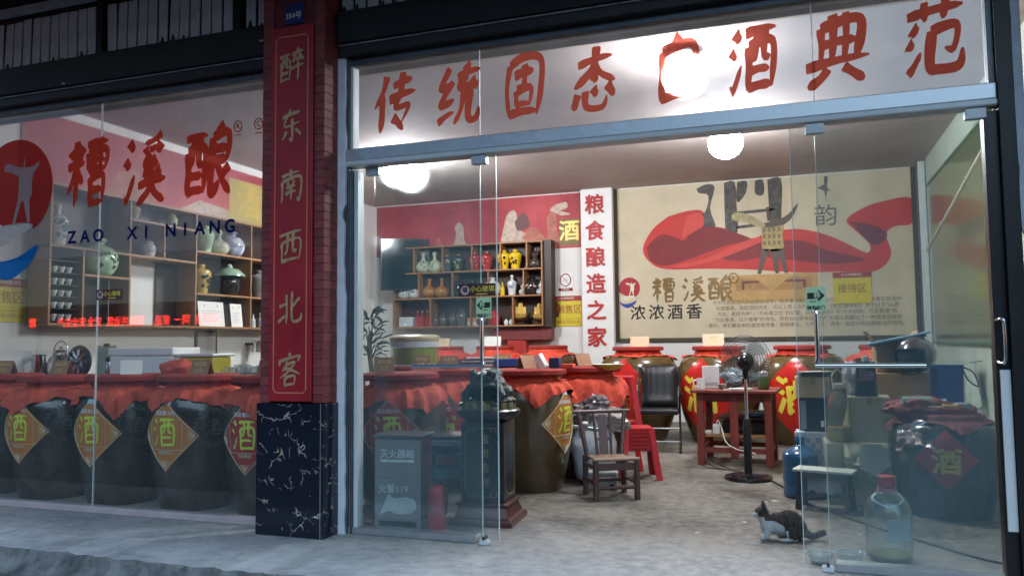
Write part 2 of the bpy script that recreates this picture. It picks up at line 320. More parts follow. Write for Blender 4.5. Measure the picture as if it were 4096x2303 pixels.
def brush(ch, W, H, parent, m, x, z, y, name='character', w=7., wrap=None, lean=0., rise=0.):
    P = []; F = []
    for vs, fs in glyph2d(ch, w):
        F += [[q + len(P) for q in f] for f in fs]; P += [Vector((vx + vy * lean, vy + vx * rise)) for vx, vy in vs]
    F = [t for f in F for t in ((f[0], f[1], f[2]), (f[0], f[2], f[3]))]
    E = [(t[i], t[(i + 1) % 3]) for t in F for i in range(3)]
    V2, _, T, _, _, _ = delaunay_2d_cdt(P, E, [], 0, 1e-6)      # union of all strokes, one flat layer
    def inside(c):
        for a, b, d in F:
            p, q, r = P[a], P[b], P[d]
            if min(p.x, q.x, r.x) <= c.x <= max(p.x, q.x, r.x) and min(p.y, q.y, r.y) <= c.y <= max(p.y, q.y, r.y):
                s = [(q - p).cross(c - p), (r - q).cross(c - q), (p - r).cross(c - r)]
                if min(s) >= 0 or max(s) <= 0: return True
    T = [f for f in T if inside((V2[f[0]] + V2[f[1]] + V2[f[2]]) / 3)]
    q = [(x + v[0] * W, z + v[1] * H) for v in V2]
    return MB().add([wrap(a, b) if wrap else (a, y, b) for a, b in q], [tuple(f) for f in T]).build(name, m, parent)
# ------------------------------------------------------------------ palette
ceil_m = mat('ceiling_paint', (.46, .39, .37), .85, var=.12, scale=1.3, bump=.05)
wall_m = mat('white_wall_paint', (.72, .71, .69), .8, var=.05, scale=1.6, bump=.06, bscale=90)
rwall_m = mat('green_wall_paint', (.42, .47, .40), .55, var=.1, scale=1.2)
alu = mat('aluminium', (.52, .55, .57), .38, .85, var=.1, scale=14, rvar=.1)
alu_d = mat('dark_aluminium', (.10, .115, .13), .42, .7, var=.2, scale=9)
alu_w = mat('white_aluminium', (.62, .66, .67), .45, .1, var=.06)
chrome = mat('chrome', (.75, .77, .8), .12, 1., var=.03)
steel = mat('brushed_steel', (.55, .56, .57), .26, 1., var=.1, scale=20)
black_m = mat('black_metal', (.012, .012, .014), .45, .2, var=.3)
blackg = mat('black_gloss_plastic', (.012, .012, .014), .22, 0, var=.2)
darkbox = mat('dark_painted_steel', (.010, .010, .012), .5, .2, var=.4, scale=5, bump=.1)
slat_m = mat('grey_slat', (.60, .63, .66), .7, var=.35, scale=7, stretch=(1, 1, .5))
plaster = mat('white_plaster', (.68, .72, .78), .85, var=.1, scale=10, bump=.25, bscale=25)
mortar = mat('maroon_mortar', (.14, .026, .028), .85, var=.25)
brick_ms = [mat('maroon_brick_%s' % n, c, .6, var=.22, scale=24, bump=.15, bscale=70) for n, c in (('a', (.20, .033, .035)), ('b', (.165, .03, .032)), ('c', (.23, .045, .042)))]
marble = marblemat()
banner_m = mat('red_lacquer_board', (.33, .013, .022), .42, var=.2, scale=5, rvar=.15, bump=.06, bscale=8)
gold_m = mat('gold_lettering', (.52, .33, .17), .45, .35, var=.2, scale=30)
gold_line = mat('gold_line', (.62, .20, .10), .5, .1)
ink_red = vinyl('red_vinyl', (.46, .05, .03))
ink_rust = vinyl('rust_vinyl', (.46, .085, .055))
ink_blue = vinyl('blue_vinyl', (.012, .022, .16), .3)
ink_wave = vinyl('wave_blue_vinyl', (.01, .14, .45), .4)
ink_black = mat('black_ink', (.02, .018, .015), .6)
ink_white = mat('white_ink', (.8, .8, .8), .55, var=.04)
ink_yellow = mat('yellow_ink', (.75, .6, .06), .5)
ink_green = mat('lime_ink', (.60, .72, .07), .5, var=.15)
ink_gold = mat('bronze_ink', (.20, .12, .035), .45, .3, var=.3, scale=25)
wood_l = mat('shelf_edge_wood', (.30, .15, .065), .5, var=.2, scale=9, stretch=(1, 8, 8))
wood_d = mat('dark_shelf_wood', (.032, .017, .013), .5, var=.25, scale=6)
red_w = mat('red_lacquered_wood', (.20, .04, .03), .45, var=.3, scale=5, stretch=(6, 6, 1), bump=.06)
gl_clear = glassmat('shop_glass', haze=.018, scatter=.02)
gl_door = glassmat('reflection_haze_glass', haze=.055, hazecol=(.26, .42, .47), scatter=.03)  # teal haze paints street reflections into the door glass
gl_film = glassmat('frosted_film_glass', tint=(.88, .87, .87), haze=.17, hazecol=(.38, .38, .39), scatter=.085, transl=.3)

# ------------------------------------------------------------------ ground
street_m = concretemat('street_concrete', (.06, .065, .07), (.13, .135, .14), .75)
pave_m = concretemat('floor_concrete', (.052, .045, .035), (.20, .18, .15), .66, 1.6, ((.26, .27, .28), (.50, .51, .52)))
floor_m = pave_m
g = MB(); g.add([(-400, -400, -.12), (400, -400, -.12), (400, 400, -.12), (-400, 400, -.12)], [(0, 1, 2, 3)]); struct(g.build('street', street_m))
# pavement slab with a broken front edge
pv = MB(); n = 700; x0, x1 = -14., 9.
ed = []
for i in range(n + 1):
    x = x0 + (x1 - x0) * i / n
    ed.append((x, -1.0 + .05 * noise.noise((x * 2.2, 0, 3)) + .05 * noise.noise((x * 9, 5, 0)) + .02 * noise.noise((x * 31, 5, 0)), .05 + .025 * noise.noise((x * 3, 9, 0)), .012 * noise.noise((x * 6, 1, 4))))
vs = []
for x, y, w, dz in ed:
    vs += [(x, -.06, 0), (x, y + w * .35, -.001), (x, y, -.010 + dz * .3), (x, y - .012, -.055 + dz), (x, y - .03 - w * .3, -.085 + dz), (x, y - .09 - w, -.128)]
k = 6
pv.add(vs, [(i * k + j, i * k + j + 1, (i + 1) * k + j + 1, (i + 1) * k + j) for i in range(n) for j in range(k - 1)])
pv.m = [(0 if (q % 5) < 1 else 1) for q in range(len(pv.f))]
struct(pv.build('pavement', [pave_m, concretemat('broken_concrete', (.07, .075, .08), (.22, .225, .22), .85, 4.)], smooth=30))
fl = MB(); fl.add([(-14, -.06, 0), (9, -.06, 0), (9, 8.2, 0), (-14, 8.2, 0)], [(0, 1, 2, 3)]); struct(fl.build('floor', floor_m))

# ------------------------------------------------------------------ the building shell
XL, XR, YB, ZC = -7.1, 1.76, 7.9, 3.72
bld = thing('shop_building', 'white-walled liquor shop building with mauve-grey ceiling behind the glass front', 'building', (0, 0, 0))
MB().box(XL - .2, XR + .2, YB, YB + .2, 0, ZC).build('back_wall', wall_m, bld)
MB().box(XL - .2, XL, .1, YB, 0, ZC).build('left_wall', wall_m, bld)
MB().box(XR, XR + .2, .1, YB, 0, ZC).build('right_wall', rwall_m, bld)
MB().box(XL - .2, XR + .2, .1, YB + .2, ZC, ZC + .2).build('ceiling', ceil_m, bld)
MB().box(-8.5, 4, .1, .35, 3.24, 6.5).build('upper_wall', mat('dark_facade', (.035, .03, .03), .8), bld)
MB().box(XR, 4, -.02, .3, 0, 3.24).build('front_wall', mat('dark_front_wall', (.06, .045, .045), .8), bld)
MB().box(-8.5, XL, -.02, .3, 0, 3.24).build('front_wall', mat('dark_front_wall', (.06, .045, .045), .8), bld)
MB().box(-8.5, 4, -3.0, .1, 4.25, 4.35).build('shade_canopy', mat('shade_canopy_soffit', (.05, .035, .03), .8, var=.3), bld)  # out of view; deepened to shade the upper facade
MB().box(-3.235, -2.72, YB - .16, YB, 0, ZC).build('column', mat('white_column_paint', (.78, .77, .76), .7, var=.04), bld, bev=.006)
colchar = mat('red_cut_letter', (.42, .02, .02), .5)
for i, ch in enumerate('粮食酿造之家'):
    text(ch, .33, bld, colchar, -3.0, 3.44 - i * .427, YB - .17, 'column_character', bold=.028)

# ------------------------------------------------------------------ lamps
def lamp(label, x, y, r=.115, z=3.5):
    t = thing('ceiling_lamp', label, 'lamp', (x, y, 0), 0, 'glowing ceiling lamps')
    MB().lathe([(.05, ZC - .004), (.05, ZC - .03), (.018, ZC - .04), (.018, z + r * .92)], 16).build('stem', alu_w, t, smooth=40)
    MB().lathe([(.02, z + r * 1.2), (r * .5, z + r * 1.1), (r * .88, z + r * .78), (r * .86, z + r * .72), (.02, z + r * .93)], 24).build('ceiling_shield', alu_w, t, smooth=50)  # added cap that keeps direct lamp light off the ceiling
    MB().ell((0, 0, z), (r, r, r * .92), n=24).build('bulb_with_glare', emat('lamp_glow', (.93, .97, 1.0), LAMP), t, smooth=60)  # globe oversized so its shape takes in the glare
lamp('blazing round lamp nearest the front, behind the glass name panel', -.83, 2.01, .19)
lamp('blazing round lamp below the transom rail, above the ribbon mural', -.67, 4.27, .19, 3.43)
lamp('blazing oval lamp at the left, above the dark television', -4.81, 4.59, .225)

# ------------------------------------------------------------------ maroon brick pillar with marble foot
pil = thing('brick_pillar', 'maroon brick pillar on a black and gold marble foot between the two shop openings', 'pillar', (-3.175, -.13, 0))
MB().box(-.235, .235, -.085, .13, .87, 4.2).build('core', mortar, pil)
bf = MB().box(-.0425, .0425, -.012, .012, -.0265, .0265); bmeshes = []
def brickmesh(w, m):
    o = MB().box(-w / 2, w / 2, -.007, .007, -.0279, .0279).build('brick', m, bev=.0016); me = o.data; bpy.data.objects.remove(o); return me
BM = {(w, i): brickmesh(w, brick_ms[i]) for w in (.085, .07, .1) for i in range(3)}
for r in range(50):
    z = .9 + r * .0575; i = RND.randrange(3)
    put('brick', BM[(.085, RND.randrange(3))], pil, (-.2, -.0905 - RND.random() * .003, z), (0, RND.uniform(-.008, .008), 0))
    put('brick', BM[(.07, RND.randrange(3))], pil, (.2085, -.0905 - RND.random() * .003, z), (0, RND.uniform(-.008, .008), 0))
    for q in (0, 1):
        put('brick', BM[(.1, RND.randrange(3))], pil, (.2405 + RND.random() * .003, -.047 + q * .103, z), (0, 0, PI / 2))
MB().box(-.262, .235, -.108, -.0, .0, .866).build('marble_slab', marble, pil, bev=.003)
MB().box(.2405, .262, -.106, .128, .0, .866).build('marble_slab', marble, pil, bev=.003)
MB().box(.2355, .2400, -.109, -.1, .0, .866).build('edge_strip', alu, pil)

ban = thing('couplet_board', 'long red board with six gold brush characters on the brick pillar', 'board', (-3.17, -.226, 0))
MB().box(-.165, .165, -.022, .0, .88, 3.42).build('board', banner_m, ban, bev=.003)
fr = MB()
for x in (-.127, .127): fr.box(x - .004, x + .004, -.0245, -.022, .955, 3.33)
fr.box(-.11, .11, -.0245, -.022, .933, .941); fr.box(-.11, .11, -.0245, -.022, 3.345, 3.353)
for s in (-1, 1):
    for zz, q in ((.955, -1), (3.33, 1)): fr.tube([(s * .127, -.023, zz), (s * .116, -.023, zz + q * .003), (s * .11, -.023, zz + q * .018)], .0032, 5)
fr.build('gold_border', gold_line, ban)
for i, ch in enumerate('醉东南西北客'):
    brush(ch, .19, .225, ban, gold_m, 0, 3.14 - i * .41, -.026, w=6.4, rise=.14)
npl = thing('house_number_plate', 'small blue house number plate above the red board', 'number plate', (-3.17, -.226, 3.5))
MB().box(-.075, .075, -.008, 0, -.06, .085).build('plate', mat('blue_enamel', (.012, .03, .16), .35), npl, bev=.004)
text('354号', .052, npl, ink_white, 0, -.005, -.0095, 'number', bold=.01)
pil2 = thing('right_pillar', 'maroon pillar painted dim at the far right edge beside the doors', 'pillar', (1.45, -.13, 0))
MB().box(-.235, .3, -.1, .1, 0, 4.2).build('core', mat('dimmed_maroon_tile', (.075, .02, .022), .6, var=.3, scale=12), pil2)  # same maroon tile darkened, its dim light put into the colour

# white plaster strips between pillar and frame
def ragged(name, xa, xb, y, parent, seed, side=1):
    mb = MB(); n = 70; vs = []
    for i in range(n + 1):
        z = 3.22 * i / n; w = .010 * noise.noise((seed, z * 3, 1)) + .008 * noise.noise((seed, z * 13, 2))
        if noise.noise((seed, z * 1.4, 8)) > .28: w -= .026
        b = max(xa + .006, xb + w) if side > 0 else xb; a = xa if side > 0 else min(xb - .006, xa - w)
        vs += [(a, y, z), (b, y, z), (b, y + .02, z), (a, y + .02, z)]
    fs = [(i * 4 + j, i * 4 + (j + 1) % 4, (i + 1) * 4 + (j + 1) % 4, (i + 1) * 4 + j) for i in range(n) for j in range(4)] + [(0, 1, 2, 3), (n * 4 + 3, n * 4 + 2, n * 4 + 1, n * 4)]
    return mb.add(vs, fs).build(name, plaster, parent)
# ------------------------------------------------------------------ door frame and transom
dfm = thing('door_frame', 'grey aluminium door frame with ragged white plaster strips around the glass doors', 'door frame', (0, 0, 0))
ragged('plaster_strip', -2.93, -2.868, -.062, dfm, 3.3)
ragged('plaster_strip', 1.105, 1.15, -.06, dfm, 8.1, -1)
MB().box(-2.90, -2.85, -.04, .09, 0, 3.22).build('outer_jamb', alu_d, dfm, bev=.003)
MB().box(-2.85, -2.834, -.03, .09, 0, 2.44).build('jamb', alu, dfm, bev=.003)
MB().box(-2.834, -2.822, -.045, .07, 0, 2.44).build('jamb', alu_d, dfm, bev=.002)
MB().box(-2.822, -2.792, -.02, .06, .03, 2.44).build('jamb', alu_w, dfm, bev=.003)
MB().box(-2.868, -2.83, -.02, .06, 2.585, 3.17).build('jamb', alu_w, dfm, bev=.003)
MB().box(1.03, 1.105, -.07, .12, 0, 3.22).build('outer_jamb', black_m, dfm, bev=.003)
MB().box(.965, 1.03, -.035, .06, 0, 2.44).build('jamb', mat('dark_bronze_frame', (.02, .02, .022), .35, .3), dfm, bev=.003)
MB().box(1.0, 1.03, -.03, .06, 2.585, 3.17).build('jamb', alu_d, dfm, bev=.003)
MB().box(-2.868, 1.03, -.045, .075, 2.50, 2.585).build('transom_rail', alu, dfm, bev=.004)
MB().box(-2.868, 1.03, -.062, .06, 2.462, 2.498).build('door_track', alu_w, dfm, bev=.006)
MB().box(-2.868, 1.03, -.03, .08, 3.172, 3.22).build('head_rail', alu_d, dfm, bev=.003)
MB().box(-2.868, -1.94, -.035, .07, .0, .042).build('sill_rail', alu, dfm, bev=.004)
MB().box(.16, .965, -.035, .07, .0, .042).build('sill_rail', alu, dfm, bev=.004)
hd = MB().tube(crom([(.975, -.035, 1.34), (.99, -.075, 1.345), (1.0, -.085, 1.32), (1.0, -.085, 1.15), (.99, -.075, 1.12), (.975, -.035, 1.125)], 5), .009, 8); hd.build('pull_handle', chrome, dfm, smooth=60)
MB().box(.978, 1.026, -.0475, -.036, .27, 1.085).build('white_guard_strip', mat('white_plastic_strip', (.72, .74, .74), .5, var=.06), dfm, bev=.002)

# ------------------------------------------------------------------ lettered name panel above the doors
tr = thing('name_panel', 'frosted glass panel over the doors with eight large red brush characters', 'shop sign', (0, 0, 2.585))
for a, b in ((-2.828, -1.902), (-1.897, .136), (.141, .998)): MB().box(a, b, -.004, .006, .0, .587).build('glass_pane', gl_film, tr)
for x in (-1.8995, .1385): MB().box(x - .0022, x + .0022, -.006, .008, .0, .587).build('silicone_joint', mat('silicone', (.75, .78, .76), .4), tr)
for ch, xa, xb in (('传', -2.68, -2.36), ('统', -2.2, -1.89), ('固', -1.735, -1.455), ('态', -1.28, -.98), ('白', -.775, -.47), ('酒', -.322, -.055), ('典', .10, .445), ('范', .61, .905)):
    brush(ch, (xb - xa), .41, tr, ink_rust, (xa + xb) / 2, .295, -.0075, w=9., rise=.07, lean=.08)

# ------------------------------------------------------------------ glass doors
def clamp(mb, x, z=2.43): mb.box(x - .05, x + .05, -.02, .03, z - .028, z + .03)
def door(name, label, x0, x1, y, clamps=(), handle=None, sticker=None):
    t = thing(name, label, 'glass door', (0, y, 0))
    MB().box(x0, x1, -.005, .005, .03, 2.455).build('glass_pane', gl_door, t)
    for c in clamps:
        m = MB(); clamp(m, c); m.build('patch_clamp', alu if c < 0 else alu_w, t, bev=.003)
    ed = MB()
    ex = x1 if x1 < 0 else x0
    ed.box(ex - .002, ex + .002, -.0062, .0062, .03, 2.455); ed.build('glass_edge', mat('glass_edge_green', (.55, .66, .62), .25), t)
    if handle:
        hx, dr, L = handle
        pts = [(hx, -.006, 1.40), (hx, -.04, 1.405), (hx, -.05, 1.385), (hx, -.05, 1.16), (hx + .012 * dr * -1, -.05, 1.115)]
        MB().tube(crom(pts, 4), .014, 10).build('handle', chrome, t, smooth=60)
        b = MB().tube([(hx - .015 * dr, -.052, 1.108), (hx + dr * L, -.052, 1.108)], .013, 10)
        b.tube([(hx + dr * (L - .03), -.052, 1.108), (hx + dr * (L - .03), -.004, 1.108)], .009, 8); b.tube([(hx + dr * .02, -.052, 1.108), (hx + dr * .02, -.004, 1.108)], .009, 8)
        b.build('towel_bar', chrome, t, smooth=60)
    if sticker:
        sx, d = sticker
        s = MB().plate([(sx - .052, 1.405), (sx + .052, 1.405), (sx + .052, 1.54), (sx - .052, 1.54)], -.0075).build('slide_sticker', mat('pale_green_sticker', (.52, .72, .42), .5, var=.05), t)
        ar = MB(); ar.plate([(sx + d * x, z) for x, z in ((.047, 1.492), (.012, 1.526), (.012, 1.509), (-.044, 1.509), (-.044, 1.475), (.012, 1.475), (.012, 1.458))], -.009)
        ar.build('arrow', ink_black, s); text('移', .038, s, mat('pale_green_sticker', (.5, .7, .4)), sx + d * .008, 1.492, -.0105, bold=.02)
        text('Move', .014, s, ink_black, sx - d * .015, 1.461, -.0095, bold=.01); text('随手关门', .023, s, ink_black, sx, 1.425, -.0095, bold=.015)
    return t
d1 = door('glass_door', 'fixed glass panel with painted-in haze left of the opening, before the grey fire cabinet', -2.79, -1.912, .028, (-2.70,))
d2 = door('glass_door', 'slid-open glass door with left-pointing green sticker and chrome handle', -2.66, -1.782, -.022, (-1.895,), (-1.868, -1, .49), (-1.872, -1))
d3 = door('glass_door', 'slid-open glass door with right-pointing green sticker and chrome handle', .0, .95, -.022, (.135, .93), (.106, 1, .53), (.108, 1))
d4 = door('glass_door', 'fixed glass panel with painted-in haze at the right, before the big clear bottle', .135, .962, .028)
def caution(parent, x, z, y):
    s = MB().plate([(x - .125, z - .04), (x + .125, z - .04), (x + .125, z + .04), (x - .125, z + .04)], y).build('caution_sticker', mat('maroon_sticker', (.07, .02, .03), .45), parent)
    r = MB(); r.plate([(x - .085 + .03 * math.cos(a), z + .03 * math.sin(a)) for a in [i * PI / 10 for i in range(20)]], y - .0015); r.build('seal', mat('pale_pink_ink', (.65, .5, .52), .5), s)
    text('福', .04, s, mat('maroon_sticker', (.07, .02, .03)), x - .085, z, y - .003, bold=.02)
    text('小心玻璃', .042, s, ink_yellow, x + .035, z + .004, y - .002, bold=.02)
    u = MB(); u.plate([(x - .01, z - .03), (x + .07, z - .03), (x + .07, z - .024), (x - .01, z - .024)], y - .0015); u.build('underline', ink_yellow, s)
caution(d2, -1.915, 1.59, -.0075)
gd = thing('floor_guide', 'small white guide block on the sill end beside the left door', 'door guide', (-1.875, -.04, 0)); MB().box(-.03, .03, -.02, .03, 0, .03).build('block', alu_w, gd, bev=.004); MB().box(-.008, .008, -.024, .034, .03, .05).build('fin', alu_d, gd)
gd = thing('floor_guide', 'small white guide block on the sill end beside the right door', 'door guide', (.12, -.04, 0)); MB().box(-.03, .03, -.02, .03, 0, .03).build('block', alu_w, gd, bev=.004); MB().box(-.008, .008, -.024, .034, .03, .05).build('fin', alu_d, gd)

# ------------------------------------------------------------------ left shop window
LOGO_FIG = [(30, 300), (75, 288), (160, 322), (228, 336), (232, 290), (236, 252), (244, 290), (247, 336), (330, 330), (395, 293), (385, 335), (335, 390), (322, 440), (322, 560), (300, 600), (312, 782), (285, 782), (240, 612), (218, 602), (155, 788), (132, 782), (180, 590), (186, 480), (180, 400), (110, 372), (25, 350)]
def logo(parent, cx, cz, r, y, wave, disc, pale):
    def T(q): return [(cx + (a - 150) / 385 * r, cz + (500 - b) / 400 * r) for a, b in q]
    mb = MB(); mb.plate([(cx + r * math.cos(a), cz + r * math.sin(a)) for a in [-1.02 + i * (2 * PI - 1.1 + .0) / 44 for i in range(45)]][:38] + [(cx - .98 * r, cz - .35 * r), (cx - .3 * r, cz - .76 * r), (cx + .4 * r, cz - .72 * r)], y, 0)
    mb.build('logo_disc', disc, parent)
    mb = MB(); mb.plate(T(crom([(-210, 830), (0, 800), (200, 782), (320, 795), (345, 815), (290, 850), (200, 880), (110, 915), (100, 940), (-60, 960), (-205, 900), (-210, 830)], 3)[:-1]), y - .0012); mb.plate(T(LOGO_FIG), y - .0012); mb.build('logo_figure', pale, parent)
    mb = MB(); mb.plate(T(crom([(412, 972), (350, 985), (200, 1058), (0, 1088), (-130, 1060), (-215, 985), (-180, 1090), (-60, 1200), (60, 1238), (160, 1225), (280, 1150), (370, 1060), (412, 972)], 3)[:-1]), y - .0006); mb.build('logo_wave', wave, parent)
win = thing('shop_window', 'tall left shop window with red brush characters, round logo and blue letters', 'window', (0, 0, 0))
for a, b in ((-7.08, -5.102), (-5.098, -3.45)):
    MB().box(a, b, -.005, .005, .05, 1.962).build('glass_pane', gl_clear, win)
    MB().box(a, b, -.005, .005, 1.962, 3.172).build('frosted_pane', gl_film, win)
MB().box(-5.102, -5.098, -.007, .007, .05, 3.172).build('silicone_joint', mat('silicone', (.75, .78, .76), .4), win)
MB().box(-7.1, -3.44, -.03, .045, .0, .05).build('sill', mat('pink_grey_sill', (.42, .36, .37), .5, var=.12, scale=4), win, bev=.004)
MB().box(-7.1, -3.44, -.03, .08, 3.172, 3.22).build('head_rail', alu_d, win, bev=.003)
MB().box(-3.46, -3.442, -.03, .06, .05, 3.172).build('jamb', alu_d, win, bev=.002)
logo(win, -6.0, 2.555, .405, -.0075, ink_wave, vinyl('logo_red_vinyl', (.34, .035, .035)), vinyl('logo_pale_vinyl', (.50, .54, .56), .5))
for ch, x, z in (('糟', -5.235, 2.62), ('溪', -4.66, 2.605), ('酿', -4.06, 2.61)): brush(ch, .42, .55, win, ink_red, x, z, -.0075, w=8.6, rise=.05, lean=.06)
for wd, x in (('ZAO', -5.24), ('XI', -4.70), ('NIANG', -4.13)):
    for i, ch in enumerate(wd): text(ch, .135, win, ink_blue, x + (i - (len(wd) - 1) / 2) * .135, 2.115, -.0075, bold=.03)
for ch, x in (('R', -3.80), ('C', -3.62)):
    mb = MB(); mb.tube([(x + .034 * math.cos(a), -.0075, 2.85 + .04 * math.sin(a)) for a in [i * PI / 12 for i in range(24)]], .0035, 5, closed=True); mb.build('mark_ring', ink_rust, win); text(ch, .052, win, ink_rust, x, 2.85, -.0075, bold=.02)
    mb = MB(); mb.plate([(x - .03, 2.79), (x + .03, 2.79), (x + .03, 2.782), (x - .03, 2.782)], -.0075); mb.build('mark_line', ink_rust, win)
caution(win, -4.985, 1.655, -.0075)

# ------------------------------------------------------------------ shutter boxes and slatted fascia
sb = thing('shutter_box', 'long black roller shutter box above the left window and doors', 'shutter box', (0, 0, 0))
for a, b in ((-7.5, -3.42), (-2.89, 1.12)):
    MB().box(a, b, -.14, .1, 3.30, 3.52).build('cover', darkbox, sb, bev=.01)
    MB().box(a, b, -.10, .09, 3.222, 3.288).build('bottom_rail', mat('shutter_rail', (.03, .03, .033), .4, .4), sb, bev=.004)
    MB().box(a, b, -.118, -.102, 3.283, 3.290).build('drip_edge', mat('worn_edge', (.25, .26, .28), .45, .3, var=.5, scale=8), sb)
for x, z in ((-5.35, 3.315), (-3.5, 3.40)): MB().ell((x, -.145, z), (.02, .008, .009), n=8).build('bolt', alu, sb)
fg = thing('fascia_grille', 'row of grey upright slats between black bars above the shutter box', 'fascia', (0, 0, 0))
MB().box(-7.5, 1.2, -.03, .08, 3.52, 4.25).build('backing', mat('fascia_backing', (.008, .008, .009), .8), fg)
MB().box(-7.5, -3.40, -.12, -.07, 3.97, 4.025).build('top_bar', mat('pale_top_bar', (.34, .38, .41), .5, var=.2), fg)
sl = [MB().box(-.0405 + RND.random() * .003, .0405, -.006, .006, .0, .395).build('slat', slat_m) for q in range(3)]
sms = [o.data for o in sl]
for o in sl: bpy.data.objects.remove(o)
i = 0
for a, b in ((-6.95, -3.44), (-2.85, -1.6)):
    x = a
    while x < b:
        if i % 13 != 6: put('slat', RND.choice(sms), fg, (x, -.062 + RND.uniform(-.004, .004), 3.522 + RND.random() * .012), (RND.uniform(-.03, .03), RND.uniform(-.012, .012), RND.uniform(-.05, .05)))
        else: MB().box(x - .03, x + .03, -.10, -.06, 3.52, 3.96).build('upright', black_m, fg)
        i += 1; x += .1
# black lace-like trim at the slat feet
for a, b in ((-6.95, -3.44), (-2.87, -1.6)):
    x = a
    while x < b:
        h = .015 + .07 * RND.random() ** 3; w = .012 + .02 * RND.random()
        tm = MB().add([(x - w, -.075, 3.515), (x + w, -.075, 3.515), (x + .004, -.075, 3.515 + h), (x - .006, -.075, 3.515 + h), (x - w, -.071, 3.515), (x + w, -.071, 3.515), (x + .004, -.071, 3.515 + h), (x - .006, -.071, 3.515 + h)], [(0, 1, 2, 3), (7, 6, 5, 4), (0, 4, 5, 1), (1, 5, 6, 2), (2, 6, 7, 3), (3, 7, 4, 0)])
        tm.build('foot_trim', black_m, fg); x += .1

# ------------------------------------------------------------------ the house across the street (behind the viewer, seen only in the glass)
op = thing('opposite_house', 'dim grey house across the street, seen only as a reflection in the glass', 'house', (-2, -17, -.12))
MB().box(-16, 16, -8, 0, 0, 6.6).build('wall', mat('dim_render', (.07, .08, .09), .8, var=.2, scale=.8), op)
MB().box(-16.4, 16.4, -8.4, .5, 6.6, 6.85).build('roof', mat('dim_roof', (.06, .065, .07), .8), op)
for q in range(7):
    w_ = MB().box(-13 + q * 4.2, -11.2 + q * 4.2, .002, .06, 3.9, 5.4).build('window', alu_d, op)
    MB().box(-12.9 + q * 4.2, -11.3 + q * 4.2, .062, .07, 4.0, 5.3).build('pane', mat('dim_pane', (.03, .035, .04), .1), w_)
for q in range(5): MB().box(-14 + q * 6, -10.5 + q * 6, .002, .05, 0, 2.9).build('shutter', mat('dim_shutter', (.09, .10, .11), .5, .3), op)

# ------------------------------------------------------------------ running-text display across the street (seen only as a reflection in the left window)
led = thing('led_text_sign', 'red running-text display whose glow is reflected in the left window', 'led sign', (-11.1, -6.0, 0))
led.rotation_euler = (0, 0, PI)
MB().box(-2.3, 2.3, -.0, .08, 1.52, 2.0).build('housing', black_m, led)
for x in (-1.9, 1.9): MB().box(x - .04, x + .04, .08, .14, -.12, 1.9).build('post', black_m, led)
ledm = emat('led_red', (1., .03, .02), 11.)
for s, px in (('糟', 85), ('安全生产', 190), ('安全', 250), ('消防共治焦', 328), ('家品', 418), ('同一', 465), ('品质酿', 525)):
    X = -13.16 + (px - 70) / 485 * 4.28
    text(s, .185, led, ledm, -(X + 11.1), 1.685, -.004, 'led_text', bold=.006, sx=.9)

# ------------------------------------------------------------------ liquor jars
jar_m = mat('brown_jar_glaze', (.075, .045, .02), .2, var=.4, scale=3, coat=.5, col2=(.095, .058, .027), rvar=.06)
jar_shaded = mat('shaded_jar_glaze', (.018, .017, .012), .2, var=.5, scale=5, coat=.4, col2=(.034, .029, .018), stretch=(2, 2, .5), rvar=.1, bump=.12, bscale=9)  # jar glaze darkened: shade on the unlit jars put into the colour
jar_big = mat('big_jar_glaze', (.10, .06, .02), .2, var=.3, scale=2, coat=.5)
relief_m = mat('jar_relief_glaze', (.075, .075, .062), .35, var=.2)
cloth_m = mat('red_cotton', (.62, .09, .05), .85, var=.22, scale=6, bump=.9, bscale=16)
cloth_b = mat('bright_red_cotton', (.60, .065, .032), .85, var=.22, scale=6, bump=.9, bscale=16)
lid_m = mat('lid_red_cloth', (.30, .024, .018), .85, var=.2, scale=12, bump=.12)
lab_or = mat('orange_label', (.52, .19, .045), .45, var=.14, scale=5)
lab_rd = mat('red_label', (.40, .025, .025), .42, var=.08)
lab_big = mat('glossy_red_label', (.52, .02, .015), .25, var=.06)
lab_bd = mat('label_cream_line', (.62, .55, .36), .5)
lab_bl = mat('pale_blue_tag', (.45, .66, .78), .5)
def profile(h, rb, rm, rn, n=5):
    k = [(rb * .97, 0), (rb, .012), (rb + (rm - rb) * .33, h * .14), (rb + (rm - rb) * .72, h * .32), (rm * .97, h * .50), (rm, h * .65), (rm * .99, h * .77), (rm * .94, h * .86), (rm * .87, h * .912), (max(rn * 1.06, rm * .78), h * .943), (rn, h * .965), (rn * 1.06, h)]
    return crom(k, n)
def rad(prof, z):
    for (r0, z0), (r1, z1) in zip(prof, prof[1:]):
        if z0 <= z <= z1: return r0 + (r1 - r0) * ((z - z0) / max(1e-6, z1 - z0))
    return prof[-1][0]
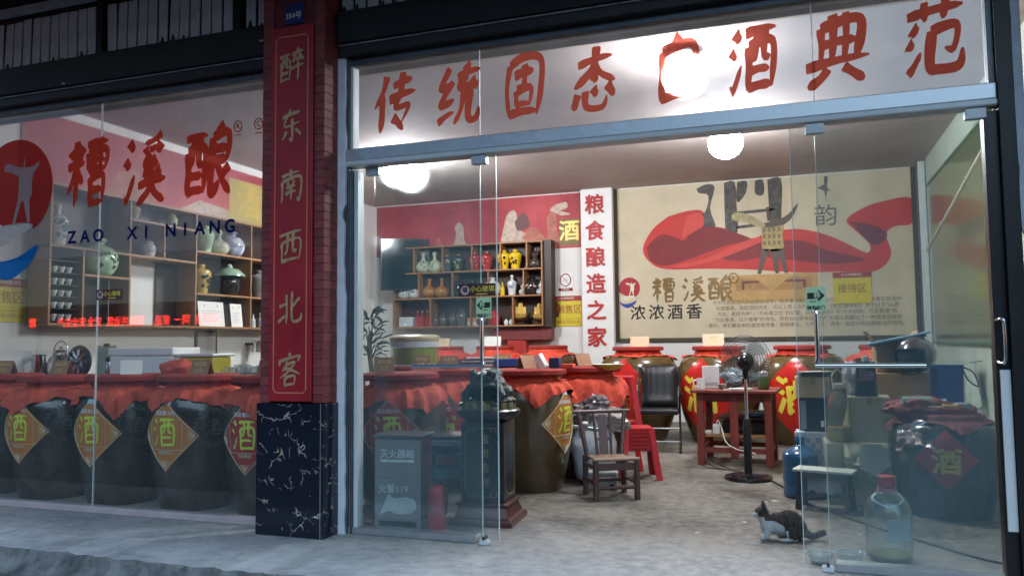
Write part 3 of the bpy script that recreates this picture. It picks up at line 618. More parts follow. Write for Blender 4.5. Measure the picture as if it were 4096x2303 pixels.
def drape(prof, h, size, seed, rot, wr=1.):
    """square cloth over the mouth, following the shoulder and hanging in four points"""
    path = [p for p in prof if p[1] > .30 * h][::-1]      # from the rim downwards
    path = [(0.02, h + .012), (path[0][0] * .9, h + .012)] + path
    # outward envelope so that cloth spans the neck recess
    env = []; rmx = 0
    for r, z in path: rmx = max(rmx, r); env.append((rmx if z > h * .60 else max(r, rmx * .985), z))
    arc = [0]
    for a, b in zip(env, env[1:]): arc.append(arc[-1] + math.dist(a, b))
    def at(s):
        for i in range(len(arc) - 1):
            if s <= arc[i + 1]:
                t = (s - arc[i]) / max(1e-6, arc[i + 1] - arc[i]); return [env[i][q] + (env[i + 1][q] - env[i][q]) * t for q in (0, 1)]
        return [env[-1][0], env[-1][1] - (s - arc[-1])]
    n = 120; m = 18; vs = []
    for j in range(m + 1):
        for i in range(n):
            a = 2 * PI * i / n; b = a + rot
            L = size / max(abs(math.cos(b)), abs(math.sin(b))) ** .85
            L *= 1 + .16 * noise.noise((math.cos(a) * 2, math.sin(a) * 2, seed)) + .03 * noise.noise((math.cos(a) * 9, math.sin(a) * 9, seed))
            s = L * j / m; r, z = at(s)
            f = max(0, (s - arc[1]) / (size * 1.1))
            w = wr * f * (.034 * math.sin(15 * a + seed * 3 + 3 * noise.noise((a * 1.5, seed, 0))) + .045 * noise.noise((math.cos(a) * 5, math.sin(a) * 5, seed + z * 5)) + .03 * noise.noise((math.cos(a) * 16, math.sin(a) * 16, seed + z * 7)))
            rr = r + .012 + max(-.004, w + .012 * f)
            vs.append((rr * math.cos(a), rr * math.sin(a), z + .004 + .35 * w))
    fs = [(j * n + i, (j + 1) * n + i, (j + 1) * n + (i + 1) % n, j * n + (i + 1) % n) for j in range(m) for i in range(n)]
    return MB().add(vs, fs)
def jar(label, x, y, kind='orange', price=None, h=.96, rb=.27, rm=.37, rn=.21, body=None, cloth=None, size=.47, rot=.3, ang=0., seed=0, cat='liquor jar', group=None, lidr=.315, relief=False, lz=.575, ls=.27, hasrelief=0, haslid=True, loose=1.):
    t = thing('liquor_jar', label, cat, (x, y, 0), ang, group)
    pf = profile(h, rb, rm, rn)
    MB().lathe(pf, 48).build('body', body or jar_m, t, smooth=50)
    if size: drape(pf, h, size, seed + .7, rot, loose).build('cloth_cover', cloth or cloth_m, t, smooth=38)
    if haslid:
        MB().lathe([(lidr * .3, h + .012), (lidr * .97, h + .012), (lidr, h + .022), (lidr, h + .052), (lidr * .94, h + .065), (0, h + .065)], 30, jit=lambda a, z: 1 + .025 * noise.noise((math.cos(a) * 3, math.sin(a) * 3, seed + z))).build('lid', lid_m, t, smooth=40)
    def wrapf(off):
        def W(u, v, e=0): 
            z = min(max(v, .03), h * .93); r = rad(pf, z) + off + e; a = u / max(.1, rad(pf, lz)) - PI / 2
            return (r * math.cos(a), r * math.sin(a), z)
        return W
    def dia(s, off, sub=14, top=1.):
        vs = []; fs = []; W = wrapf(off)
        for j in range(sub + 1):
            for i in range(sub + 1):
                p, q = -1 + 2 * i / sub, -1 + 2 * j / sub
                vs.append(W((p - q) / 2 * s, lz + min((p + q) / 2, top) * s))
        for j in range(sub):
            for i in range(sub):
                fs.append((j * (sub + 1) + i, j * (sub + 1) + i + 1, (j + 1) * (sub + 1) + i + 1, (j + 1) * (sub + 1) + i))
        return MB().add(vs, fs)
    if kind in ('orange', 'red'):
        lm = lab_or if kind == 'orange' else lab_rd
        lb = dia(ls, .003, top=.93).build('label', lm, t, smooth=60)
        W = wrapf(.0055); bd = MB()
        c = [(0, -1), (1, 0), (.09, .91), (-.09, .91), (-1, 0), (0, -1)]; P = []
        for a, b in zip(c, c[1:]):
            for q in range(10): P.append((a[0] + (b[0] - a[0]) * q / 10, a[1] + (b[1] - a[1]) * q / 10))
        def line(pts, w=.0035): bd.tube([W(p * ls * .955, lz + q * ls * .955) for p, q in pts], w, 4)
        line(P + [P[0]]); line([(-.62 + 1.24 * q / 8, -.40) for q in range(9)], .002); line([(.56, -.4 + .8 * q / 6) for q in range(7)], .002); line([(-.56, -.4 + .8 * q / 6) for q in range(7)], .002)
        for s in (-1, 1):
            for q in range(5): line([(s * .93, 0), (s * .72, (-.16 + .08 * q))], .0035)
        for q in range(5): line([(0, -.92), (-.16 + .08 * q, -.72)], .0035)
        bd.build('label_border', lab_bd, lb)
        brush('酒', .21, .235, lb, ink_green, -.01, lz + .03, 0, w=5.4, wrap=wrapf(.006))
        if price: text(price, .036, lb, ink_white, -.005, lz + .172, 0, 'price_text', bold=.012, wrap=wrapf(.006))
        text('纯粮酿造', .03, lb, lab_bd, 0, lz - .125, 0, 'label_text', bold=.012, wrap=wrapf(.006))
        W2 = wrapf(.006); MB().add([W2(-.04, lz + ls * .86), W2(.04, lz + ls * .86), W2(.05, lz + ls * .99), W2(-.03, lz + ls * .99)], [(0, 1, 2, 3)]).build('price_tag', lab_bl, lb)
    elif kind == 'big':
        lb = dia(ls, .003).build('label', lab_big, t, smooth=60)
        text('酒', ls * .96, lb, ink_yellow, 0, lz + .0, 0, 'character', bold=.03, wrap=wrapf(.006))
    elif kind == 'redbig':
        lb = dia(ls, .003).build('label', lab_rd, t, smooth=60)
        text('酒', ls * .92, lb, ink_yellow if not price else ink_green, 0, lz - .02, 0, 'character', bold=.03, wrap=wrapf(.006))
        if price: text(price, .05, lb, ink_white, -.02, lz + ls * .58, 0, 'price_text', bold=.012, wrap=wrapf(.006))
    if hasrelief:
        rl = MB(); W = wrapf(.002); ca = hasrelief
        for q in range(26):
            a = q * 2 * PI / 26
            rl.tube([W(ca + .115 * math.cos(a), lz + .06 + .115 * math.sin(a)), W(ca + .15 * math.cos(a + .25), lz + .06 + .15 * math.sin(a + .25))], .006, 5)
        for (vs, fs) in glyph2d('酒', 6): rl.add([W(ca + p * .12, lz + .06 + q * .13) for p, q in vs], fs)
        rl.build('moulded_wreath', relief_m, t, smooth=60)
    return t
G = 'liquor jars in the left window'
jar('dark jar at the far left edge of the window, label tip showing', -6.72, .52, 'orange', None, body=jar_shaded, seed=1, group=G, rot=.4, size=.41)
jar('dark jar with orange 10 yuan label, leftmost whole jar in the window', -6.02, .47, 'orange', '高粱酒10元', body=jar_shaded, rm=.378, h=.95, seed=2, group=G, rot=.9, hasrelief=.37, size=.40)
jar('dark jar with orange 12 yuan label in the middle of the left window', -5.27, .47, 'orange', '高粱酒12元', body=jar_shaded, seed=3, group=G, rot=.2, hasrelief=.37, size=.40)
jar('dark jar with orange 15 yuan label in the left window', -4.53, .47, 'orange', '高粱酒15元', body=jar_shaded, rm=.362, h=.965, seed=4, group=G, rot=1.15, hasrelief=.37, size=.39)
jar('dark jar with red label half hidden by the brick pillar', -3.80, .47, 'red', '高粱酒20元', body=jar_shaded, seed=5, group=G, rot=.5, size=.40)
G = 'liquor jars beside the doors'
jar('jar with red label and lime character behind the grey fire cabinet', -2.99, .97, 'red', '高粱酒25元', seed=6, group=G, rot=.05, ang=.25, size=.42, cloth=cloth_m, body=jar_m)
jar('jar with a red 20 yuan label between fire cabinet and toad pedestal', -3.0, 1.88, 'redbig', '荞麦酒20元', seed=7, group=G, rot=.2, size=.40, ang=.25, ls=.33, lz=.5)
jar('glossy brown jar with an orange label on its right side, right of the toad pedestal', -2.2, 1.9, 'orange', '高粱酒30元', seed=8, group=G, rot=.1, ang=1.3, size=.39, cloth=cloth_b, rm=.36)
jar('jar under hanging red cloth behind the white sack', -1.88, 2.68, 'orange', None, seed=9, group=G, rot=.2, size=.5, ang=.2, cloth=cloth_b)
jar('jar seen only by its red lid, behind the toad statue', -2.72, 2.68, 'red', None, seed=10, group=G, rot=.6, size=.45, cloth=cloth_b)
jar('jar carrying the round glass tank of yellow liquor', -3.68, 2.62, 'red', None, seed=11, group=G, rot=.1, size=.45)
G = 'tall jars along the back wall'
jar('tall jar below the shelf, beside the round glass tank', -5.32, 7.0, None, seed=12, h=1.14, rm=.45, rb=.32, rn=.27, lidr=.30, size=.46, group=G, cloth=cloth_b)
jar('tall jar below the shelf with a white card on its lid', -4.46, 7.0, None, seed=13, h=1.14, rm=.46, rb=.32, rn=.27, lidr=.30, size=.48, group=G, cloth=cloth_b, rot=.7)
jar('tall jar left of the lettered column with torn plastic on its shoulder', -3.56, 6.9, None, seed=14, h=1.14, rm=.48, rb=.32, rn=.27, lidr=.30, size=.42, group=G, cloth=cloth_b, rot=.4)
G = 'big jars with red diamond labels'
BJ = dict(h=1.12, rm=.51, rb=.34, rn=.26, lidr=.33, lz=.57, ls=.49, body=jar_big, cloth=cloth_b)
jar('big jar with red diamond label behind the black chair', -1.95, 5.62, 'big', seed=15, group=G, rot=.5, size=.37, ang=-.22, **BJ)
jar('big jar with red diamond label behind the white mug', -.93, 5.62, 'big', seed=16, group=G, rot=.2, size=.37, ang=-.4, **BJ)
jar('big jar with red diamond label right of the fan', .06, 5.62, 'big', seed=17, group=G, rot=.1, size=.36, ang=-.2, **BJ)
jar('big jar at the back right with only its red cloth showing', 1.0, 5.7, None, seed=18, group=G, rot=.5, size=.45, h=1.12, rm=.46, rb=.33, rn=.26, lidr=.3, body=jar_big, cloth=cloth_m)
jar('squat dark jar with red diamond label at the right under bags', .98, 1.78, 'redbig', seed=19, h=.70, rm=.37, rb=.29, rn=.24, lz=.42, ls=.205, body=jar_shaded, size=.3, lidr=.22, ang=-.12, rot=.5, cloth=mat('faded_red_cotton', (.22, .055, .05), .85, var=.25, scale=7))

# plastic sheet on jar shoulder
def crumple(mb, c, sx, sy, sz, seed, n=12, amp=.35):
    for j in range(n + 1):
        for i in range(2 * n):
            t = PI * j / n; a = PI * i / n
            k = 1 + amp * noise.noise((math.sin(t) * math.cos(a) * 2.2 + seed, math.sin(t) * math.sin(a) * 2.2, math.cos(t) * 2.2)) + amp * .6 * noise.noise((math.sin(t) * math.cos(a) * 6 + seed, math.sin(t) * math.sin(a) * 6, math.cos(t) * 6))
            mb.v.append((c[0] + sx * k * math.sin(t) * math.cos(a), c[1] + sy * k * math.sin(t) * math.sin(a), max(c[2] - sz * .95, c[2] - sz * k * math.cos(t))))
    o = len(mb.v) - (n + 1) * 2 * n
    for j in range(n):
        for i in range(2 * n):
            k = (i + 1) % (2 * n); mb.f.append((o + j * 2 * n + i, o + j * 2 * n + k, o + (j + 1) * 2 * n + k, o + (j + 1) * 2 * n + i)); mb.m.append(0)
    return mb
clearp = glassmat('clear_plastic', tint=(.82, .86, .86), haze=.10, hazecol=(.6, .64, .66), scatter=.03, f0=.09)

# ------------------------------------------------------------------ price cards
card_m = mat('price_card_brown', (.34, .17, .09), .5, var=.12)
card_w = mat('price_card_white', (.72, .70, .66), .5, var=.05)
def card(label, x, y, z, rz=0, w=.165, h=.115, txt='高粱酒', p='15元', m=None, ink=None):
    t = thing('price_card', label, 'price card', (x, y, z), rz, 'tent price cards on the jar lids')
    mb = MB()
    for s in (-1, 1): mb.add([(-w / 2, s * .05, 0), (w / 2, s * .05, 0), (w / 2, 0, h), (-w / 2, 0, h), (-w / 2, s * .047, 0), (w / 2, s * .047, 0), (w / 2, 0, h - .006), (-w / 2, 0, h - .006)], [(0, 1, 2, 3), (7, 6, 5, 4), (0, 4, 5, 1), (2, 6, 7, 3), (1, 5, 6, 2), (3, 7, 4, 0)])
    mb.build('folded_card', m or card_m, t)
    a = math.atan2(.05, h)
    for s, zz, sz in ((txt, .066, .036), (p, .028, .04)):
        if not s: continue
        me = textmesh(s, .016).copy(); me.materials.clear(); me.materials.append(ink or mat('gold_card_ink', (.72, .50, .16), .45))
        for v in me.vertices:
            zq = zz * (h / .095) + v.co.y * sz; v.co = (v.co.x * sz, -.05 * (1 - zq / h) - .002 - v.co.z, zq)
        put('lettering', me, t)
LT = 1.027
card('brown price card on the far left jar lid', -6.62, .45, LT, .15, p='10元')
card('brown price card on the lid of the 10 yuan jar', -5.93, .42, LT, .15, p='12元')
card('pale price card leaning open on the lid of the 12 yuan jar', -5.2, .45, LT, .75, txt='', p='', m=card_w)
card('brown price card reading 15 yuan on a lid in the left window', -4.46, .42, LT, .1, p='15元')
card('price card half hidden behind the brick pillar', -3.82, .42, LT, .1, p='20元')
card('brown price card marked 25 yuan on the lid behind the fire cabinet', -3.08, .88, LT, .5, w=.16, h=.12, p='25元')
card('brown price card in front of the round glass tank', -3.25, 1.9, LT, .3, w=.15, h=.12, p='15元')
card('small brown price card left of the toad statue', -2.92, 1.78, LT, .3, p='20元')
card('brown price card beside the toad on the jar lid', -2.72, 2.6, LT, .3, p='30元')
card('brown tent card seen from its side above the glossy brown jar', -2.22, 1.86, LT, 1.1, txt='', p='')
card('brown tent card on the lid behind the white sack', -1.92, 2.62, LT, .9, txt='', p='')
card('cream price card on the lid beside the glass tank at the back', -5.3, 6.9, 1.204, .2, w=.2, h=.13, m=mat('cream_card', (.6, .45, .3), .5))
card('white blank card on a lid under the shelf', -4.46, 6.9, 1.204, .2, w=.26, h=.15, txt='', p='', m=card_w)
card('cream price card on the big jar behind the black chair', -1.9, 5.5, 1.184, .1, w=.24, h=.13, m=mat('cream_card', (.6, .45, .3), .5), txt='', p='')
card('cream price card on the big jar behind the fan', -.98, 5.5, 1.184, .1, w=.26, h=.15, m=mat('cream_card', (.6, .45, .3), .5), p='40元')

# ------------------------------------------------------------------ shelves
def shelf(name, label, loc, rz, W, z0, z1, depth, boards, uprights, panels=None):
    t = thing(name, label, 'shelf', loc, rz)
    for a, b, c, d in (panels or [(0, W, z0, z1)]): MB().box(a + .01, b - .01, depth - .02, depth - .004, c + .01, d - .01).build('back_panel', wood_d, t)
    for a, b, z in boards: MB().box(a, b, .0, depth - .022, z - .0125, z + .0125).build('board', wood_l if 1 else 0, t, bev=.002)
    for x, a, b in uprights: MB().box(x - .012, x + .012, .0015, depth - .024, a, b).build('upright', wood_l, t, bev=.002)
    return t
W = 2.72
bs = shelf('bottle_shelf', 'dark wooden wall shelf of three rows on the back wall', (-6.57, YB - .31, 0), 0, W, 1.52, 2.90, .305,
      [(0, W, 1.53), (0, W, 2.02), (0, W, 2.455), (0, W, 2.90)],
      [(.012, 1.544, 2.886), (W - .012, 1.544, 2.886)] + [(x + 6.57, 2.469, 2.886) for x in (-6.17, -5.63, -5.09, -4.58, -4.12)] + [(x + 6.57, 2.034, 2.441) for x in (-6.08, -5.45, -4.80, -4.18)] + [(x + 6.57, 1.544, 2.006) for x in (-5.86, -5.12, -4.37)])
MB().box(W + .002, W + .13, .06, .3, 1.50, 2.92).build('side_panel', wood_d, bs)
ls_ = shelf('bottle_shelf', 'wide wooden display shelf on the left wall behind the window lettering', (XL + .31, 1.0, 0), PI / 2, 3.7, 1.47, 2.86, .305,
      [(0, 3.7, 1.48), (0, .99, 2.25), (.41, .99, 1.985), (1.01, 2.0, 2.64), (1.01, 2.0, 2.25), (2.03, 3.7, 2.395), (2.03, 3.7, 1.885), (0, 3.7, 2.855)],
      [(.012, 1.494, 2.84), (.40, 1.494, 2.236), (1.0, 1.494, 2.84), (2.015, 1.494, 2.84), (3.05, 1.494, 2.84), (3.688, 1.494, 2.84), (1.5, 2.264, 2.626)],
      [(0, 1.0, 1.48, 2.86), (1.0, 2.02, 2.25, 2.86), (1.66, 2.02, 1.48, 2.25), (2.02, 3.7, 1.48, 2.86)])

# ------------------------------------------------------------------ vases and bottles
VP = {
 'meiping': [(.20, 0), (.21, .02), (.24, .2), (.31, .5), (.34, .68), (.29, .80), (.15, .87), (.11, .90), (.14, .93), (.14, .96)],
 'gourd': [(.2, 0), (.3, .08), (.34, .22), (.28, .38), (.14, .48), (.17, .56), (.2, .64), (.14, .75), (.06, .83), (.05, .92), (.06, .96)],
 'neck': [(.2, 0), (.33, .1), (.4, .28), (.34, .46), (.15, .6), (.09, .68), (.085, .82), (.13, .9), (.1, .96)],
 'tall': [(.16, 0), (.17, .03), (.2, .3), (.24, .58), (.18, .7), (.07, .76), (.06, .86), (.09, .92), (.08, .96)],
 'round': [(.26, 0), (.38, .1), (.48, .34), (.46, .55), (.34, .74), (.16, .82), (.13, .87), (.2, .94), (.18, .96)],
 'jarlet': [(.26, 0), (.3, .05), (.38, .3), (.4, .55), (.32, .72), (.24, .78), (.27, .84), (.2, .92), (.06, .96)],
 'bottle': [(.15, 0), (.17, .02), (.17, .5), (.16, .6), (.07, .72), (.06, .88), (.07, .96)],
}
def vase(label, x, y, z, h, kind, m, cap=None, motif=None, name='vase', cat='vase', group='vases and bottles on the back shelf', rz=0):
    t = thing(name, label, cat, (x, y, z), rz, group)
    MB().lathe([(r * h, q * h) for r, q in crom(VP[kind], 4)], 22).build('body', m, t, smooth=50)
    r1 = VP[kind][-1][0] * h
    MB().lathe([(r1 * .8, .955 * h), (r1 * .95, .965 * h), (r1 * .85, h), (0, h * 1.01)], 14).build('stopper', cap or m, t, smooth=40)
    if motif:
        pf = crom([(r * h, q * h) for r, q in VP[kind]], 4); zc = .42 * h if kind not in ('gourd',) else .24 * h; R0 = rad(pf, zc); mm = MB(); rn = random.Random(int(x * 100))
        for q in range(9):
            a0 = rn.uniform(-.8, .8) - PI / 2; zz = zc + rn.uniform(-.2, .2) * h; s = rn.uniform(.03, .075) * h; vs = []
            for e in range(7):
                b = e * 2 * PI / 7; zq = zz + s * math.sin(b) * rn.uniform(.6, 1.2); aa = a0 + s * math.cos(b) / R0 * rn.uniform(.7, 1.3); rr = rad(pf, zq) + .002
                vs.append((rr * math.cos(aa), rr * math.sin(aa), zq))
            mm.add(vs, [tuple(range(7))])
        mm.build('painted_motif', motif, t)
    return t
por = lambda n, c, c2=None, r=.15: mat('porcelain_' + n, c, r, var=.18, scale=9, coat=.6, col2=c2)
yel, cre, dgr, red_, blk, whi, cop, blu, gol, pgr, bry = por('yellow', (.72, .48, .02)), por('cream', (.55, .52, .38), (.42, .48, .34)), por('dark_green', (.05, .075, .07)), por('red', (.36, .03, .035)), por('black', (.02, .02, .022)), por('white', (.62, .66, .66)), por('copper', (.34, .15, .03), None, .25), por('blue', (.08, .13, .34), (.5, .55, .65)), mat('gilt', (.62, .40, .10), .3, .7, var=.3, scale=20), por('pale_green', (.30, .50, .30), (.42, .58, .38)), por('ochre', (.42, .30, .07))
gold_c = mat('gold_cap', (.7, .52, .2), .3, .6)
def sx(px): return -6.56 + (px - 990) * .00726
Y1 = YB - .17
vase('small gold gourd bottle at the left end of the top row', sx(1022), Y1, 2.468, .25, 'gourd', por('olive_gold', (.42, .33, .03)), gold_c)
for px, a in ((1060, 'left'), (1090, 'right')): vase('cream green long-necked vase, %s one of its pair in the top row' % a, sx(px), Y1, 2.468, .36, 'tall' if 0 else 'neck', cre, gold_c, por('teal', (.1, .2, .2)))
for px, a in ((1123, 'left'), (1151, 'right')): vase('dark green vase with gold flower, %s one of its pair in the top row' % a, sx(px), Y1, 2.468, .29, 'meiping', dgr, gold_c, gold_c)
for px, a in ((1194, 'left'), (1223, 'right')): vase('red vase with painted flower, %s one of its pair in the top row' % a, sx(px), Y1, 2.468, .32, 'meiping', red_, gold_c, por('rose', (.5, .25, .2)))
for px, a in ((1265, 'left'), (1293, 'right')): vase('yellow and gold vase, %s one of its pair in the top row' % a, sx(px), Y1, 2.468, .33, 'meiping', yel, gold_c, blk)
vase('dark double gourd vase at the right end of the top row', sx(1340), Y1, 2.468, .35, 'gourd', por('umber', (.06, .045, .04)))
for px, a in ((1010, 'left'), (1036, 'right')): vase('jade white landscape vase, %s one of its pair in the middle row' % a, sx(px), Y1, 2.033, .29, 'neck', whi, None, dgr)
for px, a in ((1076, 'left'), (1108, 'right')): vase('copper brown long-necked vase, %s one of its pair in the middle row' % a, sx(px), Y1, 2.033, .34, 'neck', cop, cop)
for px, a in ((1152, 'left'), (1187, 'right')): vase('black lidded jar, %s one of its pair behind the caution sticker' % a, sx(px), Y1, 2.033, .29, 'jarlet', blk, blk)
vase('large white bottle vase right of the caution sticker', sx(1236), Y1, 2.033, .31, 'round', whi, None, dgr)
vase('small yellow square-shouldered bottle in the middle row', sx(1261), Y1, 2.033, .22, 'bottle', yel)
vase('tall white and blue porcelain bottle in the middle row', sx(1284), Y1, 2.033, .34, 'tall', whi, whi, blu)
vase('small blue and white gourd left of the black round vase', sx(1311), Y1, 2.033, .22, 'gourd', whi, None, blu)
vase('black round vase with painted flowers in the middle row', sx(1334), Y1, 2.033, .30, 'round', blk, None, por('rose', (.5, .25, .2)))
vase('small blue and white gourd right of the black round vase', sx(1354), Y1 - .04, 2.033, .22, 'gourd', whi, None, blu)
t = thing('card_terminal', 'white box with a blue indicator light at the left of the bottom row', 'terminal', (sx(1017), Y1, 1.543)); MB().box(-.13, .13, -.07, .07, 0, .17).build('case', alu_w, t, bev=.008); MB().box(-.11, .02, -.073, -.07, .04, .15).build('panel', mat('pale_panel', (.5, .55, .56), .4), t); MB().ell((.0, -.073, .05), (.012, .006, .012), n=8).build('indicator', emat('blue_led', (.05, .3, 1.), 4.), t)
for px, a in ((1045, 'left'), (1057, 'middle'), (1071, 'right')): vase('slim dark red bottle, %s of three in the bottom row' % a, sx(px), Y1, 1.543, .27, 'bottle', red_, gold_c, name='bottle', cat='bottle')
for px, h, a in ((1093, .2, 'small round dark jar'), (1112, .22, 'dark squat jar'), (1137, .22, 'broad dark jar'), (1159, .30, 'dark jar with a pale knob')): vase(a + ' in the bottom row', sx(px), Y1, 1.543, h, 'jarlet', por('smoke_%d' % px, (.09, .085, .07)), por('smoke_cap', (.25, .24, .18)))
for z, c, a in ((1.543, (.6, .6, .58), 'white carton at the bottom of a pair in the bottom row'), (1.613, (.62, .3, .2), 'orange carton stacked on the white carton')):
    tag(MB().box(-.08, .08, -.06, .06, 0, .066).build('carton', mat('carton_%d' % int(z * 1000), c, .5), loc=(sx(1187), Y1, z), bev=.003), a, 'carton')
vase('dark red jar left of the gold figures', sx(1240), Y1, 1.543, .26, 'jarlet', red_, None)
for px, sc_, a in ((1304, 1., 'left'), (1349, .95, 'right')):
    t = thing('gold_ornament', 'gilded ship-like ornament, %s one in the bottom row' % a, 'ornament', (sx(px), Y1, 1.543), 0, 'gilded ornaments')
    t.scale = (sc_, sc_, sc_)
    MB().lathe([(.1, 0), (.11, .02), (.05, .04), (.05, .06), (.12, .08), (.13, .10), (.02, .11)], 16).build('stand', mat('dark_stand', (.08, .035, .02), .4), t)
    hull = MB()
    hull.add([(-.14, 0, .2), (-.09, -.05, .12), (.09, -.05, .12), (.15, 0, .21), (.09, .05, .12), (-.09, .05, .12), (-.1, -.05, .17), (.1, -.05, .17), (.1, .05, .17), (-.1, .05, .17)], [(0, 1, 6), (1, 2, 7, 6), (2, 3, 7), (3, 4, 8), (4, 5, 9, 8), (5, 0, 9), (1, 5, 4, 2), (0, 6, 9), (6, 7, 8, 9), (7, 3, 8), (0, 5, 1), (3, 2, 4)]); hull.build('hull', gol, t)
    for q, (xx_, ww, hh) in enumerate(((-.06, .06, .12), (.0, .075, .18), (.065, .055, .11))):
        s = MB(); s.tube([(xx_, 0, .16), (xx_, 0, .2 + hh)], .005, 6); s.add([(xx_ - ww / 2, -.02, .18), (xx_ + ww / 2, .01, .18), (xx_ + ww / 2 * .8, .01, .18 + hh), (xx_ - ww / 2 * .8, -.015, .18 + hh), (xx_ - ww / 2, -.014, .18), (xx_ + ww / 2, .016, .18), (xx_ + ww / 2 * .8, .016, .18 + hh), (xx_ - ww / 2 * .8, -.009, .18 + hh)], [(0, 1, 2, 3), (7, 6, 5, 4), (0, 4, 5, 1), (1, 5, 6, 2), (2, 6, 7, 3), (3, 7, 4, 0)]); s.build('sail', gol, t)
for px, a in ((1272, 'left'), (1284, 'right')): vase('tiny pale cup-shaped bottle, %s of two before the gold ship' % a, sx(px), Y1 - .06, 1.543, .1, 'jarlet', whi, gold_c)
# left wall shelf
GL = 'vases on the left wall shelf'
XS = XL + .17
def lv(label, y, z, h, kind, m, cap=None, motif=None): return vase(label, XS, y, z, h, kind, m, cap, motif, group=GL, rz=PI / 2)
lv('white bottle vase with gold stopper at the left of the left shelf', 1.2, 2.263, .42, 'tall', whi, gold_c, por('teal', (.1, .2, .2)))
lv('large round green painted vase in the left shelf', 1.71, 1.998, .40, 'round', pgr, whi, dgr)
lv('cream ovoid vase on the upper board of the left shelf', 2.06 + .12, 2.653, .19, 'meiping', cre, None)
lv('pale grey vase with gold lid behind the blue letters XI', 2.75, 2.653, .17, 'jarlet', cre, gold_c)
lv('gold-lidded white jar on the board under the red character', 2.40, 2.263, .2, 'jarlet', whi, gold_c)
lv('pale green ovoid vase left of the cream vase', 3.32, 2.408, .34, 'meiping', pgr, gold_c)
lv('cream bottle vase beside the blue and white jar', 3.58, 2.408, .32, 'neck', cre, gold_c)
lv('blue and white banded round jar in the left shelf', 3.83, 2.408, .33, 'round', blu, whi, whi)
lv('ochre yellow vase on the lower right board of the left shelf', 3.26, 1.898, .36, 'meiping', bry, bry, blk)
t = thing('lidded_jar', 'broad dark jar under a wide pale green lid in the left shelf', 'jar', (XS, 3.78, 1.898)); MB().lathe(crom([(.08, 0), (.12, .05), (.15, .16), (.13, .25), (.1, .27)], 4), 24).build('body', blk, t, smooth=50); MB().lathe([(.205, .25), (.2, .275), (.13, .34), (.05, .365), (.045, .38), (.0, .385)], 24).build('lid', por('celadon', (.25, .36, .27)), t, smooth=50); MB().lathe([(.03, .385), (.035, .4), (.0, .42)], 12).build('knob', whi, t)
lv('grey ovoid vase at the right end of the left shelf', 4.4, 1.898, .38, 'meiping', por('grey', (.2, .2, .2)), None)
for y, z, h, c, a in ((4.28, 1.493, .18, whi, 'small white bottle beside a taller grey one'), (4.42, 1.493, .2, por('grey', (.2, .2, .2)), 'small grey bottle with pale cap at the right end')): lv(a + ' on the lowest board', y, z, h, 'bottle', c, whi)
rk = thing('cup_rack', 'narrow rack of dark bars holding small cups in the left shelf', 'rack', (XS, 1.205, 1.493))
for q in range(6): MB().box(-.11, .11, -.16, .16, .02 + q * .118, .028 + q * .118).build('tier', wood_d, rk)
for s in (-1, 1): MB().box(-.11, -.095, s * .165 - .006, s * .165 + .006, 0, .7).build('post', wood_d, rk)
cupm = MB().lathe([(.018, 0), (.02, .004), (.036, .055), (.038, .06), (.034, .06), (.016, .01), (0, .01)], 14).build('cup', whi, smooth=50).data
for o in [o for o in COL.objects if o.data is cupm]: bpy.data.objects.remove(o)
for q in range(5):
    for s, nm in ((-1, 'left'), (0, 'middle'), (1, 'right')):
        tag(put('wine_cup', cupm, None, (XS + .06, 1.205 + s * .085, 1.493 + .0285 + q * .118)), 'small white cup, %s one on the %s tier of the cup rack' % (nm, ('lowest', 'second', 'third', 'fourth', 'top')[q]), 'cup', 'cups in the cup rack')
def cert(label, y, w, h, z=1.494):
    t = thing('certificate', label, 'certificate', (XL + .27, y, z), PI / 2)
    a = .12
    b = MB().box(-w / 2, w / 2, 0, .008, 0, h).build('sheet', mat('certificate_paper', (.78, .76, .74), .5, var=.03), t, rot=(-a, 0, 0))
    for q in range(6): MB().plate([(-w * .35, h * (.62 - q * .08)), (w * (.35 - .1 * (q % 3)), h * (.62 - q * .08)), (w * (.35 - .1 * (q % 3)), h * (.605 - q * .08)), (-w * .35, h * (.605 - q * .08))], -.0015).build('print_line', mat('grey_print', (.35, .33, .33), .6), b)
    for s in (-.25, .25): MB().plate([(s * w + .012 * math.cos(k * .7), h * .84 + .014 * math.sin(k * .7)) for k in range(9)], -.0015).build('crest', mat('crest_gold', (.5, .35, .12), .5), b)
cert('wide white certificate sheet leaning in the left shelf', 3.36, .46, .31)
cert('narrow white certificate with a small portrait in the left shelf', 3.83, .22, .30)
# ------------------------------------------------------------------ murals and wall signs
def wallm(x0, x1, z0, z1, y, m, name, parent, th=.012): return MB().box(x0, x1, y, y + th, z0, z1).build(name, m, parent)
mur = thing('ribbon_mural', 'large beige wall mural with red ribbon, bronze wine vessel and brush lettering', 'mural', (0, YB, 0))
beige = mat('mural_beige', (.56, .48, .33), .6, var=.09, scale=1.4, col2=(.60, .52, .38))
wallm(-2.66, 1.62, 1.30, 3.70, -.02, beige, 'canvas', mur)
fm = mat('dark_frame', (.05, .038, .022), .5)
for b in ((-2.72, -2.66, 1.24, 3.712), (1.62, 1.69, 1.24, 3.712)): MB().box(b[0], b[1], -.035, 0, b[2], b[3]).build('frame_side', fm, mur)
MB().box(-2.66, 1.62, -.035, 0, 1.24, 1.30).build('frame_bottom', fm, mur)
rb1 = mat('ribbon_red', (.50, .035, .03), .6, var=.1, scale=3); rb2 = mat('ribbon_dark', (.20, .02, .025), .6, var=.1); rb3 = mat('ribbon_light', (.60, .07, .055), .6, var=.08)
